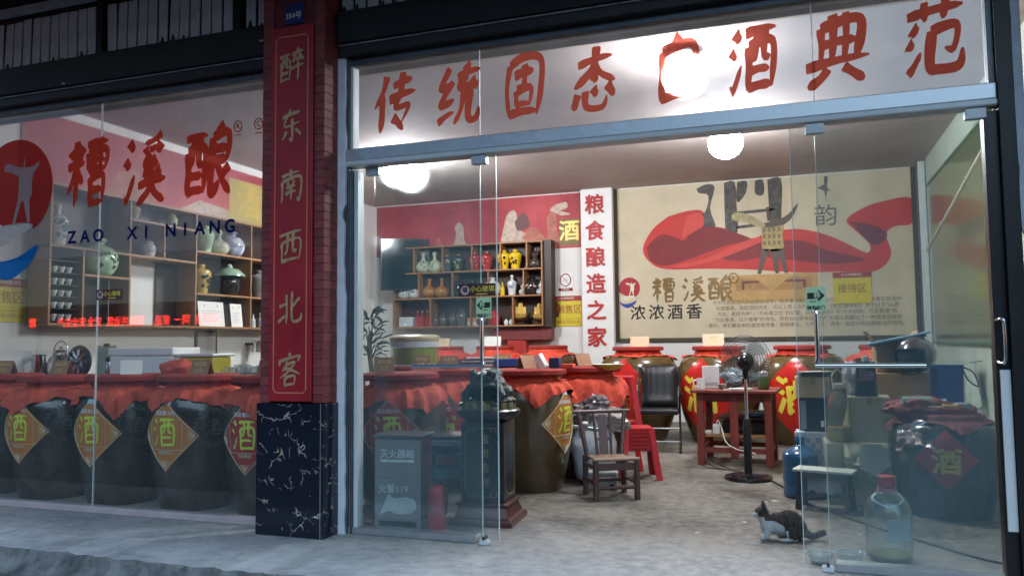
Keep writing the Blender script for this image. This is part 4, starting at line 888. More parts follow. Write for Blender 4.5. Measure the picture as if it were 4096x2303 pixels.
def pl(pts, y, m, name, k=4, parent=None):
    P = crom(pts + [pts[0]], k)[:-1] if k > 1 else pts
    return MB().plate([(p[0], p[1]) for p in P], y, 0).build(name, m, parent or mur)
pl([(-1.85, 3.21), (-1.55, 3.28), (-1.32, 3.27), (-1.28, 3.1), (-1.22, 3.02), (-1.0, 2.98), (-.6, 2.8), (-.35, 2.88), (.1, 2.9), (.5, 2.78), (.86, 2.58), (1.02, 2.50), (1.05, 2.62), (.87, 2.83), (.75, 3.0), (1.0, 3.17), (1.3, 3.25), (1.615, 3.26), (1.615, 2.90), (1.4, 2.87), (1.27, 2.76), (1.33, 2.5), (1.25, 2.32), (1.05, 2.22), (.6, 2.24), (.05, 2.25), (-.6, 2.32), (-1.25, 2.36), (-1.9, 2.38), (-2.15, 2.5), (-2.26, 2.72), (-2.1, 3.02)], -.022, rb1, 'ribbon')
pl([(-2.2, 2.74), (-2.0, 2.92), (-1.8, 2.9), (-1.6, 2.82), (-1.5, 3.0), (-1.25, 3.02), (-1.0, 2.96), (-.6, 2.78), (-1.0, 2.7), (-1.6, 2.5), (-1.95, 2.44), (-2.15, 2.54)], -.0235, rb2, 'ribbon_fold')
pl([(-1.2, 2.55), (-.7, 2.68), (-.2, 2.74), (.15, 2.72), (.5, 2.55), (1.0, 2.4), (.5, 2.36), (.1, 2.42), (-.4, 2.5), (-.8, 2.46)], -.0235, rb2, 'ribbon_fold')
pl([(-1.85, 2.42), (-1.3, 2.52), (-.7, 2.76), (-.3, 2.85), (-.55, 2.7), (-1.1, 2.5), (-1.6, 2.4)], -.025, rb3, 'ribbon_light')
pl([(-1.55, 3.2), (-1.35, 3.24), (-1.3, 3.05), (-1.45, 2.95), (-1.62, 2.86), (-1.62, 3.0)], -.025, rb3, 'ribbon_light')
pl([(.78, 2.98), (.9, 2.83), (1.08, 2.62), (1.24, 2.66), (1.28, 2.78), (1.1, 2.9)], -.025, mat('ribbon_shade', (.16, .03, .05), .6), 'ribbon_fold')
dk = mat('ink_wash', (.075, .07, .065), .6, var=.5, scale=12)
for q in ([(-1.40, 3.62), (-1.24, 3.68), (-1.12, 3.62), (-1.2, 3.3), (-1.12, 3.02), (-1.2, 2.92), (-1.38, 2.9), (-1.36, 3.1), (-1.45, 3.22), (-1.28, 3.24), (-1.22, 3.5), (-1.36, 3.55)],
          [(-.98, 3.68), (-.82, 3.68), (-.80, 3.3), (-.80, 2.9), (-.95, 2.88), (-.98, 3.0)], [(-.78, 3.68), (-.64, 3.68), (-.66, 3.5), (-.78, 3.36), (-.8, 3.5)], [(-.52, 3.68), (-.40, 3.68), (-.4, 3.46), (-.52, 3.48)], [(-.34, 3.68), (-.14, 3.68), (-.15, 3.2), (-.18, 3.0), (-.32, 3.0), (-.33, 3.3)],
          [(-.8, 3.22), (-.3, 3.24), (-.3, 3.20), (-.8, 3.18)], [(-.8, 3.0), (-.5, 3.02), (-.5, 2.98), (-.8, 2.96)]): pl(q, -.0222, dk, 'ink_stroke', 3)
text('韵', .34, mur, dk, .47, 3.06, -.0222, 'ink_character', bold=.0); pl([(.46, 3.66), (.52, 3.66), (.5, 3.5), (.58, 3.42), (.5, 3.45), (.48, 3.3), (.46, 3.45), (.36, 3.5), (.46, 3.55)], -.0222, dk, 'ink_stroke', 2)
vs_ = thing; bz = mat('bronze_vessel', (.34, .25, .08), .5, var=.45, scale=26); bzd = mat('bronze_dark', (.06, .035, .018), .5)
pl([(-.46, 3.0), (-.44, 2.80), (-.45, 2.66), (-.38, 2.59), (-.2, 2.59), (-.13, 2.66), (-.15, 2.8), (-.12, 3.0), (-.2, 3.0), (-.35, 2.98)], -.0262, bz, 'vessel_body', 2)
pl([(-.42, 3.02), (-.2, 3.06), (-.05, 3.14), (.09, 3.30), (.02, 3.12), (-.12, 2.98), (-.4, 2.95)], -.0272, bzd, 'vessel_tail', 2); pl([(-.88, 3.17), (-.80, 3.21), (-.62, 3.16), (-.42, 3.03), (-.40, 2.96), (-.50, 2.97), (-.68, 3.05), (-.86, 3.09)], -.0274, mat('bronze_light', (.36, .29, .14), .5, var=.4, scale=22), 'vessel_rim', 3)
for a, b in ((-.40, -.5), (-.28, -.24), (-.19, -.11)): pl([(a - .055, 2.62), (a + .055, 2.62), (b + .025, 2.25), (b - .025, 2.25)], -.0262, bzd, 'vessel_leg', 1)
pl([(-.36, 3.05), (-.33, 3.05), (-.32, 3.26), (-.37, 3.26)], -.0282, bzd, 'vessel_post', 1)
for q in range(12): pl([(-.43 + .07 * (q % 4), 2.68 + .1 * (q // 4)), (-.39 + .07 * (q % 4), 2.68 + .1 * (q // 4)), (-.385 + .07 * (q % 4), 2.74 + .1 * (q // 4)), (-.43 + .07 * (q % 4), 2.75 + .1 * (q // 4))], -.0276, mat('bronze_pattern', (.16, .11, .03), .5), 'vessel_pattern', 1)
ped = mat('print_tan', (.38, .20, .08), .6, var=.2, scale=8); ped2 = mat('print_gold', (.46, .29, .11), .6, var=.15, scale=8)
pl([(-.94, 2.24), (.33, 2.24), (.33, 1.96), (-.94, 1.96)], -.0215, ped2, 'plinth_print', 1); pl([(-.84, 2.19), (.24, 2.19), (.24, 2.0), (-.84, 2.0)], -.0218, ped, 'plinth_panel', 1); pl([(-1.0, 1.96), (.36, 1.96), (.34, 1.86), (.1, 1.82), (-.3, 1.83), (-.7, 1.81), (-.98, 1.84)], -.0222, ped2, 'plinth_print', 1); pl([(-.62, 2.235), (-.02, 2.235), (-.32, 1.98)], -.023, ped2, 'plinth_cloth', 1); pl([(-.76, 2.15), (-.5, 2.15), (-.5, 2.12), (-.72, 2.11), (-.72, 2.02), (-.76, 2.02)], -.0222, mat('print_brown', (.14, .055, .035), .6), 'plinth_slot', 1); pl([(-.14, 2.15), (.16, 2.15), (.16, 2.02), (.12, 2.02), (.12, 2.11), (-.14, 2.12)], -.0222, mat('print_brown', (.14, .055, .035), .6), 'plinth_slot', 1)
logo(mur, -2.49, 2.10, .17, -.0225, mat('mural_blue', (.03, .05, .30), .6), mat('mural_red', (.36, .02, .03), .6), mat('mural_pale', (.7, .64, .52), .6))
for ch, x in (('糟', -1.95), ('溪', -1.48), ('酿', -1.08)): brush(ch, .36, .40, mur, ink_gold, x, 2.05, -.0225, w=7.5)
MB().tube([(-.88 + .07 * math.cos(a), -.024, 2.2 + .075 * math.sin(a)) for a in [k * PI / 12 for k in range(24)]], .008, 5, closed=True).build('mark_ring', ink_gold, mur); text('R', .09, mur, ink_gold, -.88, 2.2, -.0225, bold=.01)
for i, ch in enumerate('浓浓酒香'): text(ch, .25, mur, ink_black, -2.36 + i * .292, 1.69, -.0225, 'slogan_character', bold=.018)
para = mat('paragraph_ink', (.17, .13, .08), .6)
for i, s in enumerate(('在中华民族悠久历史的长河中，很多事物都走在世界前列，酒也是一样，有着它自身的', '光辉篇章。我国酒的历史，可以上到上古时期，其中《史记·殷本纪》关于纣王“以酒', '为池，悬肉为林”，“为长夜之饮”的记载，以及《诗经》中“十月获稻、为此春酒”和', '“为此春酒，以介眉寿”的诗句。早在3000多年前，我们中国人就酿出了一种酒类品种的', '原料，用它酿出来的酒甘甜芳香，回味绵长。几千年来，酒食一直是中国酒类酿造的特色。')):
    text(s, .071, mur, para, .12, 1.825 - i * .088, -.0225, 'paragraph_line', bold=.004, sx=.98)
def ysign(label, loc, rz, w, h, s, hs, sub=None, icon=False):
    t = thing('area_sign', label, 'sign', loc, rz)
    b = MB().box(-w / 2, w / 2, -.012, 0, -h / 2, h / 2).build('plate', mat('yellow_sign', (.62, .50, .03), .5, var=.05), t, bev=.002)
    MB().box(-w / 2, w / 2, -.0145, -.0122, h / 2 - hs, h / 2 - .002).build('header', mat('sign_red_header', (.30, .02, .025), .5), t)
    text('古法纯粮酿酒坊', hs * .48, t, mat('sign_pale', (.7, .6, .5), .5), 0, h / 2 - hs / 2, -.0155, bold=.008)
    ox = .1 * w if icon else 0
    text(s, h * .30, t, mat('sign_brown_ink', (.34, .12, .02), .5), ox, -.02 if not sub else .02, -.0135, 'sign_text', bold=.012, sx=.95)
    if sub: text(sub, h * .11, t, mat('sign_brown_ink', (.34, .12, .02)), 0, -h * .36, -.0135, 'sign_text'); MB().plate([(-w * .48, -h * .24), (w * .48, -h * .24), (w * .48, -h * .25), (-w * .48, -h * .25)], -.0135).build('rule', mat('sign_brown_ink', (.34, .12, .02)), t)
    if icon: MB().plate([(-w * .33 + p * .1, .03 + q * .13) for p, q in ((-.4, -1), (.4, -1), (.75, 0), (.6, .6), (.3, .75), (.35, 1), (-.35, 1), (-.3, .75), (-.6, .6), (-.75, 0))], -.0135).build('jar_icon', mat('icon_maroon', (.12, .03, .02), .5), t)
ysign('yellow reception-area sign with red header on the beige mural', (.79, YB - .024, 2.0), 0, .52, .46, '接待区', .085)
ysign('yellow sales-area sign with a jar icon beside the lettered column', (-3.545, YB, 1.76), 0, .52, .50, '销售区', .085, '纯粮酿造 欢迎品尝', True)
ysign('yellow sign at the far left of the left wall', (XL, .80, 1.71), PI / 2, .56, .42, '销售区', .085, '纯粮酿造 欢迎品尝')
ysign('yellow sign on the green right wall', (XR - .002, 4.4, 1.62), -PI / 2, .5, .46, '品酒区', .085)  # added in place of a mirror image of the mural's yellow sign
t = thing('no_smoking_sign', 'small white no-smoking notice above the yellow sales sign', 'sign', (-3.55, YB, 2.24)); MB().box(-.13, .13, -.008, 0, -.17, .15).build('sheet', mat('white_sheet', (.74, .73, .73), .5), t)
MB().tube([(.088 * math.cos(a), -.01, .03 + .1 * math.sin(a)) for a in [k * PI / 14 for k in range(28)]], .008, 6, closed=True).build('ring', ink_red, t); MB().bar((-.06, -.011, .1), (.06, -.011, -.04), .016, .004).build('slash', ink_red, t); MB().bar((-.05, -.0095, .02), (.05, -.0095, .04), .018, .003).build('cigarette', ink_black, t); MB().box(-.12, .12, -.0105, -.0082, -.15, -.1).build('caption_bar', ink_red, t); text('严禁烟火', .04, t, ink_white, 0, -.125, -.0118)
rm = thing('red_mural', 'red picture banner above the back shelf with pale figures and a gold seal', 'mural', (0, YB, 0))
mred = mat('mural_crimson', (.30, .02, .035), .6, var=.3, scale=.9, col2=(.42, .06, .07))
wallm(-7.05, -3.262, 2.80, 3.70, -.012, mred, 'canvas', rm, .01)
cre_p = mat('figure_cream', (.5, .40, .33), .6, var=.3, scale=12); cre_r = mat('figure_rose', (.42, .14, .10), .6, var=.3, scale=10); cre_d = mat('figure_shadow', (.14, .06, .06), .6)
def fig(q, m, y=-.0142, k=3): pl(q, y, m, 'painted_figure', k, rm)
fig([(-4.7, 2.86), (-4.62, 3.2), (-4.55, 3.42), (-4.42, 3.48), (-4.36, 3.3), (-4.3, 3.12), (-4.1, 3.05), (-3.92, 2.98), (-4.05, 2.9), (-4.4, 2.86)], cre_p); fig([(-4.42, 3.28), (-4.3, 3.42), (-4.2, 3.38), (-4.16, 3.22), (-4.24, 3.14), (-4.38, 3.14)], cre_d, -.0155); fig([(-4.3, 3.0), (-4.1, 3.18), (-3.95, 3.05), (-3.85, 2.92), (-4.1, 2.88)], cre_r, -.016)
fig([(-3.88, 2.82), (-3.84, 3.1), (-3.86, 3.3), (-3.78, 3.42), (-3.7, 3.38), (-3.68, 3.1), (-3.64, 2.82)], cre_r); fig([(-3.8, 3.44), (-3.72, 3.52), (-3.52, 3.56), (-3.5, 3.46), (-3.62, 3.42), (-3.44, 3.36), (-3.6, 3.34), (-3.72, 3.40)], cre_p, -.0155)
fig([(-5.6, 2.86), (-5.5, 3.1), (-5.52, 3.26), (-5.44, 3.34), (-5.36, 3.24), (-5.34, 3.0), (-5.2, 2.9), (-5.26, 2.83)], cre_p)
for q in range(5): fig([(-6.8 + q * .22, 2.82), (-6.72 + q * .22, 3.0 + .12 * math.sin(q * 2)), (-6.6 + q * .22, 2.82)], cre_r, -.0142, 2)
MB().box(-3.64, -3.30, -.018, -.0125, 2.84, 3.28).build('gold_seal', mat('seal_ground', (.16, .10, .02), .5), rm); text('酒', .36, rm, mat('seal_gold', (.58, .44, .12), .45, .3), -3.47, 3.06, -.0195, 'seal_character', bold=.02)
rm2 = thing('red_mural', 'dark red picture banner above the left wall shelf with a gold seal', 'mural', (XL, 1.0, 0), PI / 2)
MB().box(-.1, 4.6, -.012, -.002, 2.90, 3.62).build('canvas', mred, rm2)
MB().plate([(2.0, 2.91), (2.4, 3.1), (2.9, 3.06), (3.1, 2.91)], -.014).build('painted_figure', cre_p, rm2); MB().plate([(.9, 2.91), (1.1, 3.2), (1.35, 3.3), (1.5, 3.1), (1.7, 2.91)], -.014).build('painted_figure', cre_r, rm2)
sgm = mat('seal_gold', (.58, .44, .12)); MB().box(2.95, 3.75, -.016, -.0125, 2.92, 3.5).build('gold_seal', mat('seal_ochre', (.42, .36, .13), .5), rm2); text('酒', .5, rm2, sgm, 3.35, 3.2, -.018, 'seal_character', bold=.03)

# right wall rail, glass leaf and pipe
rp = thing('wall_pipe', 'thin pale pipe rising diagonally along the right wall', 'pipe', (0, 0, 0)); MB().tube([(XR - .03, 7.4, 2.45), (XR - .03, 3.4, 3.1)], .02, 8).build('tube', mat('cream_pipe', (.5, .46, .36), .5), rp)
for y, z in ((6.2, 2.645), (4.6, 2.905)): MB().box(XR - .05, XR, y - .02, y + .02, z - .03, z + .03).build('bracket', alu, rp)
pp = thing('corner_post', 'upright aluminium post in the back right corner beside the mural', 'post', (XR - .05, 7.5, 0)); MB().box(-.05, .04, -.05, .05, 0, 3.7).build('post', alu_w, pp, bev=.005); MB().box(-.06, -.052, -.04, .04, 0, 3.7).build('groove', alu_d, pp)
gp = thing('wall_panel', 'glossy greenish panel lining the right wall in front of the corner post', 'panel', (XR, 0, 0))
MB().box(-.03, -.012, 3.6, 7.2, 1.2, 3.3).build('sheet', mat('green_gloss_board', (.10, .12, .055), .18, var=.15, scale=1.5, coat=.3), gp)
for z in (1.18, 3.3): MB().box(-.04, -.01, 3.6, 7.2, z, z + .03).build('edge', mat('green_edge', (.06, .12, .06), .4), gp)
tw = thing('hanging_cloth', 'pale green cloth hanging on the right wall above the jar', 'cloth', (XR - .05, 4.45, 0))
vs = []
for j in range(13):
    for i in range(17):
        u = i / 16; v = j / 12; vs.append((-.05 + .03 * math.sin(u * 16 + v * 2) * (.4 + v), -.17 + .34 * u + .03 * math.sin(v * 4 + u), 1.0 - .42 * v - .05 * math.sin(u * 7) * v))
MB().add(vs, [(j * 17 + i, j * 17 + i + 1, (j + 1) * 17 + i + 1, (j + 1) * 17 + i) for j in range(12) for i in range(16)]).build('cloth', mat('pale_green_cloth', (.36, .42, .34), .85, var=.15), tw, smooth=60); MB().tube([(.05, 0, 1.02), (-.06, 0, 1.0)], .008, 6).build('hook', alu, tw)

# ------------------------------------------------------------------ left counter and what stands on it
ct = thing('counter', 'long dark wooden counter behind the window jars', 'counter', (-5.3, 1.3, 0))
MB().box(-1.75, 1.7, -.32, .32, .925, .965).build('top', wood_d, ct, bev=.004); MB().box(-1.7, 1.65, -.26, .28, .0, .925).build('cabinet', red_w, ct)
CZ = .966
ssteel = mat('stainless', (.6, .6, .6), .16, 1., var=.08, scale=6)
t = thing('steel_kettle', 'shiny steel kettle at the left on the counter', 'kettle', (-6.82, 1.18, CZ)); MB().lathe(crom([(.1, 0), (.12, .03), (.125, .12), (.09, .2), (.06, .22), (.065, .235)], 4), 22).build('body', ssteel, t, smooth=50); MB().lathe([(.066, .235), (.05, .26), (.012, .27), (.018, .29), (0, .3)], 16).build('lid', ssteel, t, smooth=50); MB().tube(crom([(-.1, 0, .2), (-.07, 0, .31), (0, 0, .35), (.07, 0, .31), (.1, 0, .2)], 4), .008, 7).build('handle', ssteel, t, smooth=60); MB().tube([(.1, -.02, .1), (.15, -.05, .17), (.19, -.07, .2)], [.025, .016, .012], 8).build('spout', ssteel, t, smooth=60)
t = thing('steel_pitcher', 'upright steel jug left of the kettle', 'jug', (-6.98, 1.08, CZ)); MB().lathe([(.07, 0), (.075, .01), (.06, .2), (.07, .22), (.065, .22), (.055, .19), (.06, .02), (0, .02)], 20).build('body', ssteel, t, smooth=50); MB().tube(crom([(-.06, 0, .18), (-.13, 0, .16), (-.12, 0, .06), (-.068, 0, .04)], 4), .008, 6).build('handle', ssteel, t, smooth=60)
t = thing('fan_vent', 'round dark metal extractor wheel with bright blades behind the jars', 'extractor', (-6.62, 1.22, CZ + .15)); MB().tube([(.13 * math.cos(a), 0, .14 * math.sin(a)) for a in [k * PI / 14 for k in range(28)]], .02, 8, closed=True).build('rim', black_m, t, smooth=60)
MB().lathe([(.12, 0), (.125, .02), (0, .03)], 24).build('back', mat('umber_disc', (.06, .035, .025), .5), t, rot=(-PI / 2, 0, 0)); MB().ell((0, -.03, 0), (.03, .02, .03), n=10).build('hub', steel, t)
for k in range(9):
    a = k * 2 * PI / 9; MB().bar((.03 * math.cos(a), -.02, .03 * math.sin(a)), (.118 * math.cos(a), -.03, .118 * math.sin(a)), .034, .006, up=(0, 1, .35)).build('blade', steel, t)
MB().box(-.06, .06, -.03, .03, -.15, -.12).build('foot', black_m, t)
t = thing('notice_sheet', 'pale green paper notice on a clipboard standing on the counter', 'notice', (-6.36, 1.3, CZ)); MB().box(-.12, .12, 0, .006, 0, .30).build('sheet', mat('pale_green_paper', (.42, .48, .38), .7, var=.06), t); MB().box(-.03, .03, -.012, .008, .29, .32).build('clip', black_m, t); MB().bar((0, .01, .2), (0, .12, 0), .03, .006).build('prop', black_m, t)
t = thing('steel_canister', 'small steel canister with a dark lid left of the white foam box', 'canister', (-6.13, 1.15, CZ)); MB().lathe([(.055, 0), (.06, .01), (.06, .14), (.055, .15)], 18).build('body', steel, t, smooth=40); MB().lathe([(.062, .15), (.062, .185), (.03, .195), (0, .2)], 18).build('lid', black_m, t, smooth=40)
t = thing('foam_box', 'large white foam box with lid on the counter', 'foam box', (-5.72, 1.25, CZ), .12); fo = mat('white_foam', (.84, .84, .84), .7, var=.04, bump=.1, bscale=80); MB().box(-.33, .33, -.2, .2, 0, .20).build('base', fo, t, bev=.012, seg=2); MB().box(-.342, .342, -.212, .212, .204, .275).build('lid', fo, t, bev=.012, seg=2)
t = thing('yellow_tub', 'yellow plastic tub with a white lid beside the foam box', 'tub', (-5.15, 1.27, CZ)); MB().box(-.19, .19, -.13, .13, 0, .19).build('body', mat('yellow_plastic', (.48, .42, .03), .35), t, bev=.02, seg=2); MB().box(-.21, .21, -.15, .15, .19, .215).build('lid', mat('white_plastic', (.72, .72, .70), .4), t, bev=.006); MB().box(-.03, .08, -.139, -.128, .1, .13).build('grip', mat('white_plastic', (.72, .72, .7)), t, bev=.003)
t = thing('picture_frame', 'dark framed certificate on the wall under the left shelf', 'picture frame', (XL + .001, 3.55, 1.29), PI / 2); MB().box(-.2, .2, -.02, 0, -.16, .16).build('frame', wood_d, t); MB().box(-.165, .165, -.0225, -.0205, -.13, .13).build('picture', mat('grey_picture', (.42, .41, .41), .4), t)
t = thing('wrapped_packs', 'heap of clear wrapped packs at the right of the counter', 'packs', (-4.62, 1.15, CZ)); 
for k in range(5): crumple(MB(), (-.16 + .08 * k, .02 * (k % 2), .05 + .012 * (k % 3)), .085, .07, .05, k * 3.1, 8).build('pack', clearp, t)
for k in range(4): MB().box(-.14 + .085 * k, -.08 + .085 * k, -.03, .03, .005, .05).build('filling', card_w, t)
t = thing('ladle_holder', 'hanging steel ladle pot under the end of the left shelf', 'ladle holder', (XL + .2, 4.35, 1.16)); MB().lathe([(.06, 0), (.07, .01), (.075, .16), (.07, .16), (.06, .02), (0, .02)], 18).build('pot', ssteel, t, smooth=50); MB().tube(crom([(0, 0, .02), (.01, .02, .2), (.02, .03, .28)], 4), .007, 6).build('ladle', ssteel, t); MB().box(-.2, -.06, -.02, .02, .1, .13).build('bracket', black_m, t)
t = thing('red_bundle', 'loose red cloth bundle heaped on a jar lid before the yellow tub', 'cloth', (-4.86, .62, 0)); crumple(MB(), (0, 0, 1.06), .16, .12, .085, 4.4, 16, .3).build('bundle', cloth_m, t, smooth=60)

# ------------------------------------------------------------------ left corner: screen, plant, tank, small things
t = thing('television', 'dark wall television in the back left corner', 'television', (-6.35, 7.62, 2.62), .55); MB().box(-.42, .42, -.03, .03, -.45, .45).build('case', blackg, t, bev=.008); MB().box(-.40, .40, -.034, -.0305, -.42, .43).build('screen', mat('screen_glass', (.006, .02, .028), .08, coat=.8), t); MB().box(-.05, .05, .03, .3, -.05, .05).build('bracket', black_m, t)
t = thing('potted_plant', 'dark leafy potted plant below the television', 'plant', (-5.65, 5.2, 0)); MB().lathe([(.13, 0), (.14, .01), (.18, .34), (.2, .36), (.18, .36), (.16, .32), (0, .32)], 20).build('pot', mat('dark_pot', (.05, .05, .05), .4), t, smooth=40)
trk = MB(); trk.tube(crom([(0, 0, .3), (.02, .0, .8), (-.02, 0, 1.2), (.01, 0, 1.42)], 4), .035, 8).build('stem', mat('plant_stem', (.05, .055, .035), .7), t)
lf = mat('dark_leaf', (.035, .06, .04), .45, var=.3); lm = MB().add([(0, 0, 0), (.03, .05, .02), (.025, .16, .03), (0, .24, -.02), (-.025, .16, .03), (-.03, .05, .02), (0, .05, -.003), (0, .16, .008)], [(0, 1, 6), (1, 2, 7, 6), (2, 3, 7), (3, 4, 7), (4, 5, 6, 7), (5, 0, 6)]).build('leaf', lf); lme = lm.data; bpy.data.objects.remove(lm)
for k in range(64):
    a = RND.uniform(0, 2 * PI); z = RND.uniform(1.0, 1.75); rr = RND.uniform(.02, .16) * (1.3 if z < 1.5 else .8); put('leaf', lme, t, (rr * math.cos(a), rr * math.sin(a), z), (RND.uniform(-.6, .9), RND.uniform(-.5, .5), a - PI / 2 + RND.uniform(-.5, .5)), (1.0,) * 3 if k % 2 else (.75,) * 3)
for k in range(9):
    a = k * .7; MB().tube([(0, 0, 1.0 + .04 * k), (.08 * math.cos(a), .08 * math.sin(a), 1.15 + .05 * k)], .008, 5).build('twig', mat('plant_stem', (.05, .055, .035)), t)
t = thing('glass_tank', 'round clear tank of yellow-green liquor with a pale lid on a jar', 'tank', (-3.68, 2.62, LT)); MB().lathe([(.235, 0), (.24, .005), (.245, .25), (.238, .25), (.233, .012), (0, .012)], 36).build('wall', glassmat('tank_glass', tint=(.93, .96, .9), haze=.03, hazecol=(.6, .65, .55), scatter=.02), t, smooth=50)
MB().lathe([(.228, .016), (.23, .02), (.23, .185), (0, .186)], 36).build('liquor', mat('yellow_liquor', (.42, .44, .04), .1, var=.2, scale=5, coat=.5), t, smooth=40); MB().lathe([(.25, .25), (.256, .26), (.256, .29), (.22, .315), (0, .32)], 36).build('lid', mat('tank_lid', (.55, .45, .30), .35), t, smooth=40); MB().lathe([(.2475, .19), (.2475, .248)], 36, caps=False).build('rim_band', mat('pale_band', (.6, .62, .66), .3), t, smooth=40)
t = thing('wall_cabinet', 'dark red hanging cabinet under the back shelf', 'cabinet', (-4.3, YB - .2, 0)); MB().box(-.45, .55, 0, .19, 1.30, 1.49).build('body', mat('maroon_cabinet', (.16, .03, .03), .5), t); MB().box(-.2, .12, -.01, .18, 1.02, 1.29).build('door_panel', mat('bright_red_panel', (.40, .03, .02), .5), t)
t = thing('paper_stack', 'stack of papers and dark trays on jar lids left of the toad', 'papers', (-2.88, 2.4, 1.1), .2)
for k in range(5): MB().box(-.2 + .02 * k, .14, -.12, .1, -.06 + .016 * k, -.048 + .016 * k).build('sheet', (card_w, wood_d, card_w, alu_d, card_w)[k], t, rot=(0, 0, .06 * k))
MB().box(.16, .42, -.1, .08, -.075, .0).build('blue_folder', mat('blue_folder', (.02, .06, .25), .5), t, bev=.004)
t = thing('paper_tray', 'pale paper packet leaning beside the toad on the jar', 'packet', (-2.1, 2.0, LT)); MB().box(-.03, .03, -.06, .06, 0, .13).build('packet', card_w, t, rot=(.1, -.5, 0)); MB().box(.05, .14, -.04, .05, 0, .09).build('blue_pack', mat('navy_pack', (.02, .03, .10), .5), t, bev=.005); MB().box(.16, .27, -.05, .05, 0, .035).build('red_pack', cloth_b, t, bev=.004)
t = thing('plastic_dish', 'cream and yellow plastic dish on the jar lid near the red stool', 'dish', (-1.66, 2.55, .99), .3); MB().lathe([(.08, 0), (.1, .01), (.155, .055), (.16, .055), (.1, .018), (0, .015)], 24).build('dish', mat('cream_plastic', (.65, .62, .5), .4), t, smooth=50); MB().lathe([(.101, .012), (.140, .042), (.143, .040), (.104, .008)], 24).build('yellow_base', mat('yellow_plastic', (.6, .45, .02)), t, smooth=50)

# ------------------------------------------------------------------ toad pedestal
gb = mat('pedestal_black', (.012, .014, .02), .28, var=.2, coat=.3); gl_ = mat('pedestal_gold_paint', (.22, .16, .07), .5, .2)
t = thing('toad_pedestal', 'black pedestal with gold fret border carrying the toad statue', 'pedestal', (-2.10, .62, 0), .08)
MB().box(-.155, .155, -.155, .155, .15, .70).build('shaft', gb, t, bev=.006)
MB().lathe([(.155, .70), (.20, .72), (.225, .745), (.232, .76), (.232, .775), (.22, .785), (.0, .786)], 40).build('round_top', gb, t, smooth=35)
bsm = mat('pedestal_base_wood', (.075, .022, .02), .35, var=.3, coat=.3)
pr = [(.165, .15), (.185, .145), (.185, .13), (.17, .12), (.195, .05), (.215, .045), (.225, .03), (.225, 0)]
vs = [(x * r, y * r, z) for r, z in pr for x, y in ((-1, -1), (1, -1), (1, 1), (-1, 1))]
MB().add(vs, [(i * 4 + j, i * 4 + (j + 1) % 4, (i + 1) * 4 + (j + 1) % 4, (i + 1) * 4 + j) for i in range(len(pr) - 1) for j in range(4)] + [(0, 1, 2, 3)]).build('stepped_base', bsm, t, bev=.003)
fr = MB()
for rz in (0, 1):
    def q3(x, z): return (x, -.157, z) if rz == 0 else (.157, x, z)
    def ln(a, b): fr.bar(q3(*a), q3(*b), .005, .003)
    for s in (-1, 1):
        ln((s * .125, .22), (s * .125, .63))
        for zc, d in ((.66, -1), (.19, 1)):
            for a, b in (((s * .125, zc + d * .03), (s * .1, zc + d * .03)), ((s * .1, zc + d * .03), (s * .1, zc)), ((s * .1, zc), (s * .06, zc)), ((s * .06, zc), (s * .06, zc + d * .02)), ((s * .06, zc + d * .02), (s * .08, zc + d * .02))): ln(a, b)
    ln((-.06, .66), (.06, .66)); ln((-.06, .19), (.06, .19))
fr.build('fret_border', gl_, t)
for i, ch in enumerate('富贵吉祥'): text(ch, .07, t, gl_, .02, .58 - i * .098, -.1575, 'pedestal_character', bold=.01)

def remesh(mb, vox, smooth_it=6):
    o = mb.build('tmp', black_m); m = o.modifiers.new('r', 'REMESH'); m.mode = 'VOXEL'; m.voxel_size = vox; m.use_smooth_shade = True
    s = o.modifiers.new('s', 'SMOOTH'); s.iterations = smooth_it; s.factor = .5
    me = evalmesh(o); bpy.data.objects.remove(o); me.materials.clear(); return me
def rot3(x=0, y=0, z=0): return (Matrix.Rotation(z, 3, 'Z') @ Matrix.Rotation(y, 3, 'Y') @ Matrix.Rotation(x, 3, 'X'))
tm_ = mat('dark_bronze_toad', (.035, .045, .048), .3, .55, var=.5, scale=30, bump=.6, bscale=55)
t = thing('toad_statue', 'dark bronze money toad statue on a bed of coins, on the black pedestal', 'statue', (-2.10, .62, .787), -.15)
tb = MB()
tb.ell((0, .03, .15), (.125, .13, .10), n=20); tb.ell((.0, -.06, .19), (.105, .09, .075), n=20); tb.ell((0, -.1, .165), (.11, .06, .035), n=18); tb.ell((0, .05, .24), (.09, .09, .05), n=16)
for s in (-1, 1):
    tb.ell((s * .075, -.08, .245), (.035, .036, .036), n=14); tb.ell((s * .11, .08, .10), (.055, .085, .065), rot3(z=s * .5), 14); tb.tube([(s * .1, -.04, .15), (s * .15, -.07, .09), (s * .13, -.11, .045)], [.045, .035, .025], 10); tb.ell((s * .13, -.13, .035), (.035, .04, .015), n=10); tb.ell((s * .15, .03, .05), (.04, .075, .03), rot3(z=-s * .4), 12)
    tb.ell((s * .055, -.125, .205), (.03, .02, .012), n=10)
rn = random.Random(3)
for k in range(70):
    a = rn.uniform(0, 2 * PI); e = rn.uniform(.2, 1.3); tb.ell((.118 * math.cos(a) * math.cos(e), .03 + .125 * math.sin(a) * math.cos(e), .15 + .105 * math.sin(e)), (.011,) * 3, n=6)
me = remesh(tb, .0065, 2); me.materials.append(tm_); put('body', me, t)
for s in (-1, 1): MB().ell((s * .082, -.104, .252), (.017, .014, .017), n=10).build('eye', mat('dark_red_eye', (.12, .02, .015), .2), t)
MB().tube([(.09 * math.cos(a), -.105 - .055 * math.sin(a) * 1.0, .158) for a in [k * PI / 14 for k in range(15)]], .006, 6).build('mouth_line', mat('mouth_dark', (.01, .012, .012), .4), t)
coinm = mat('dull_brass_coins', (.36, .30, .17), .35, .6, var=.4, scale=40)
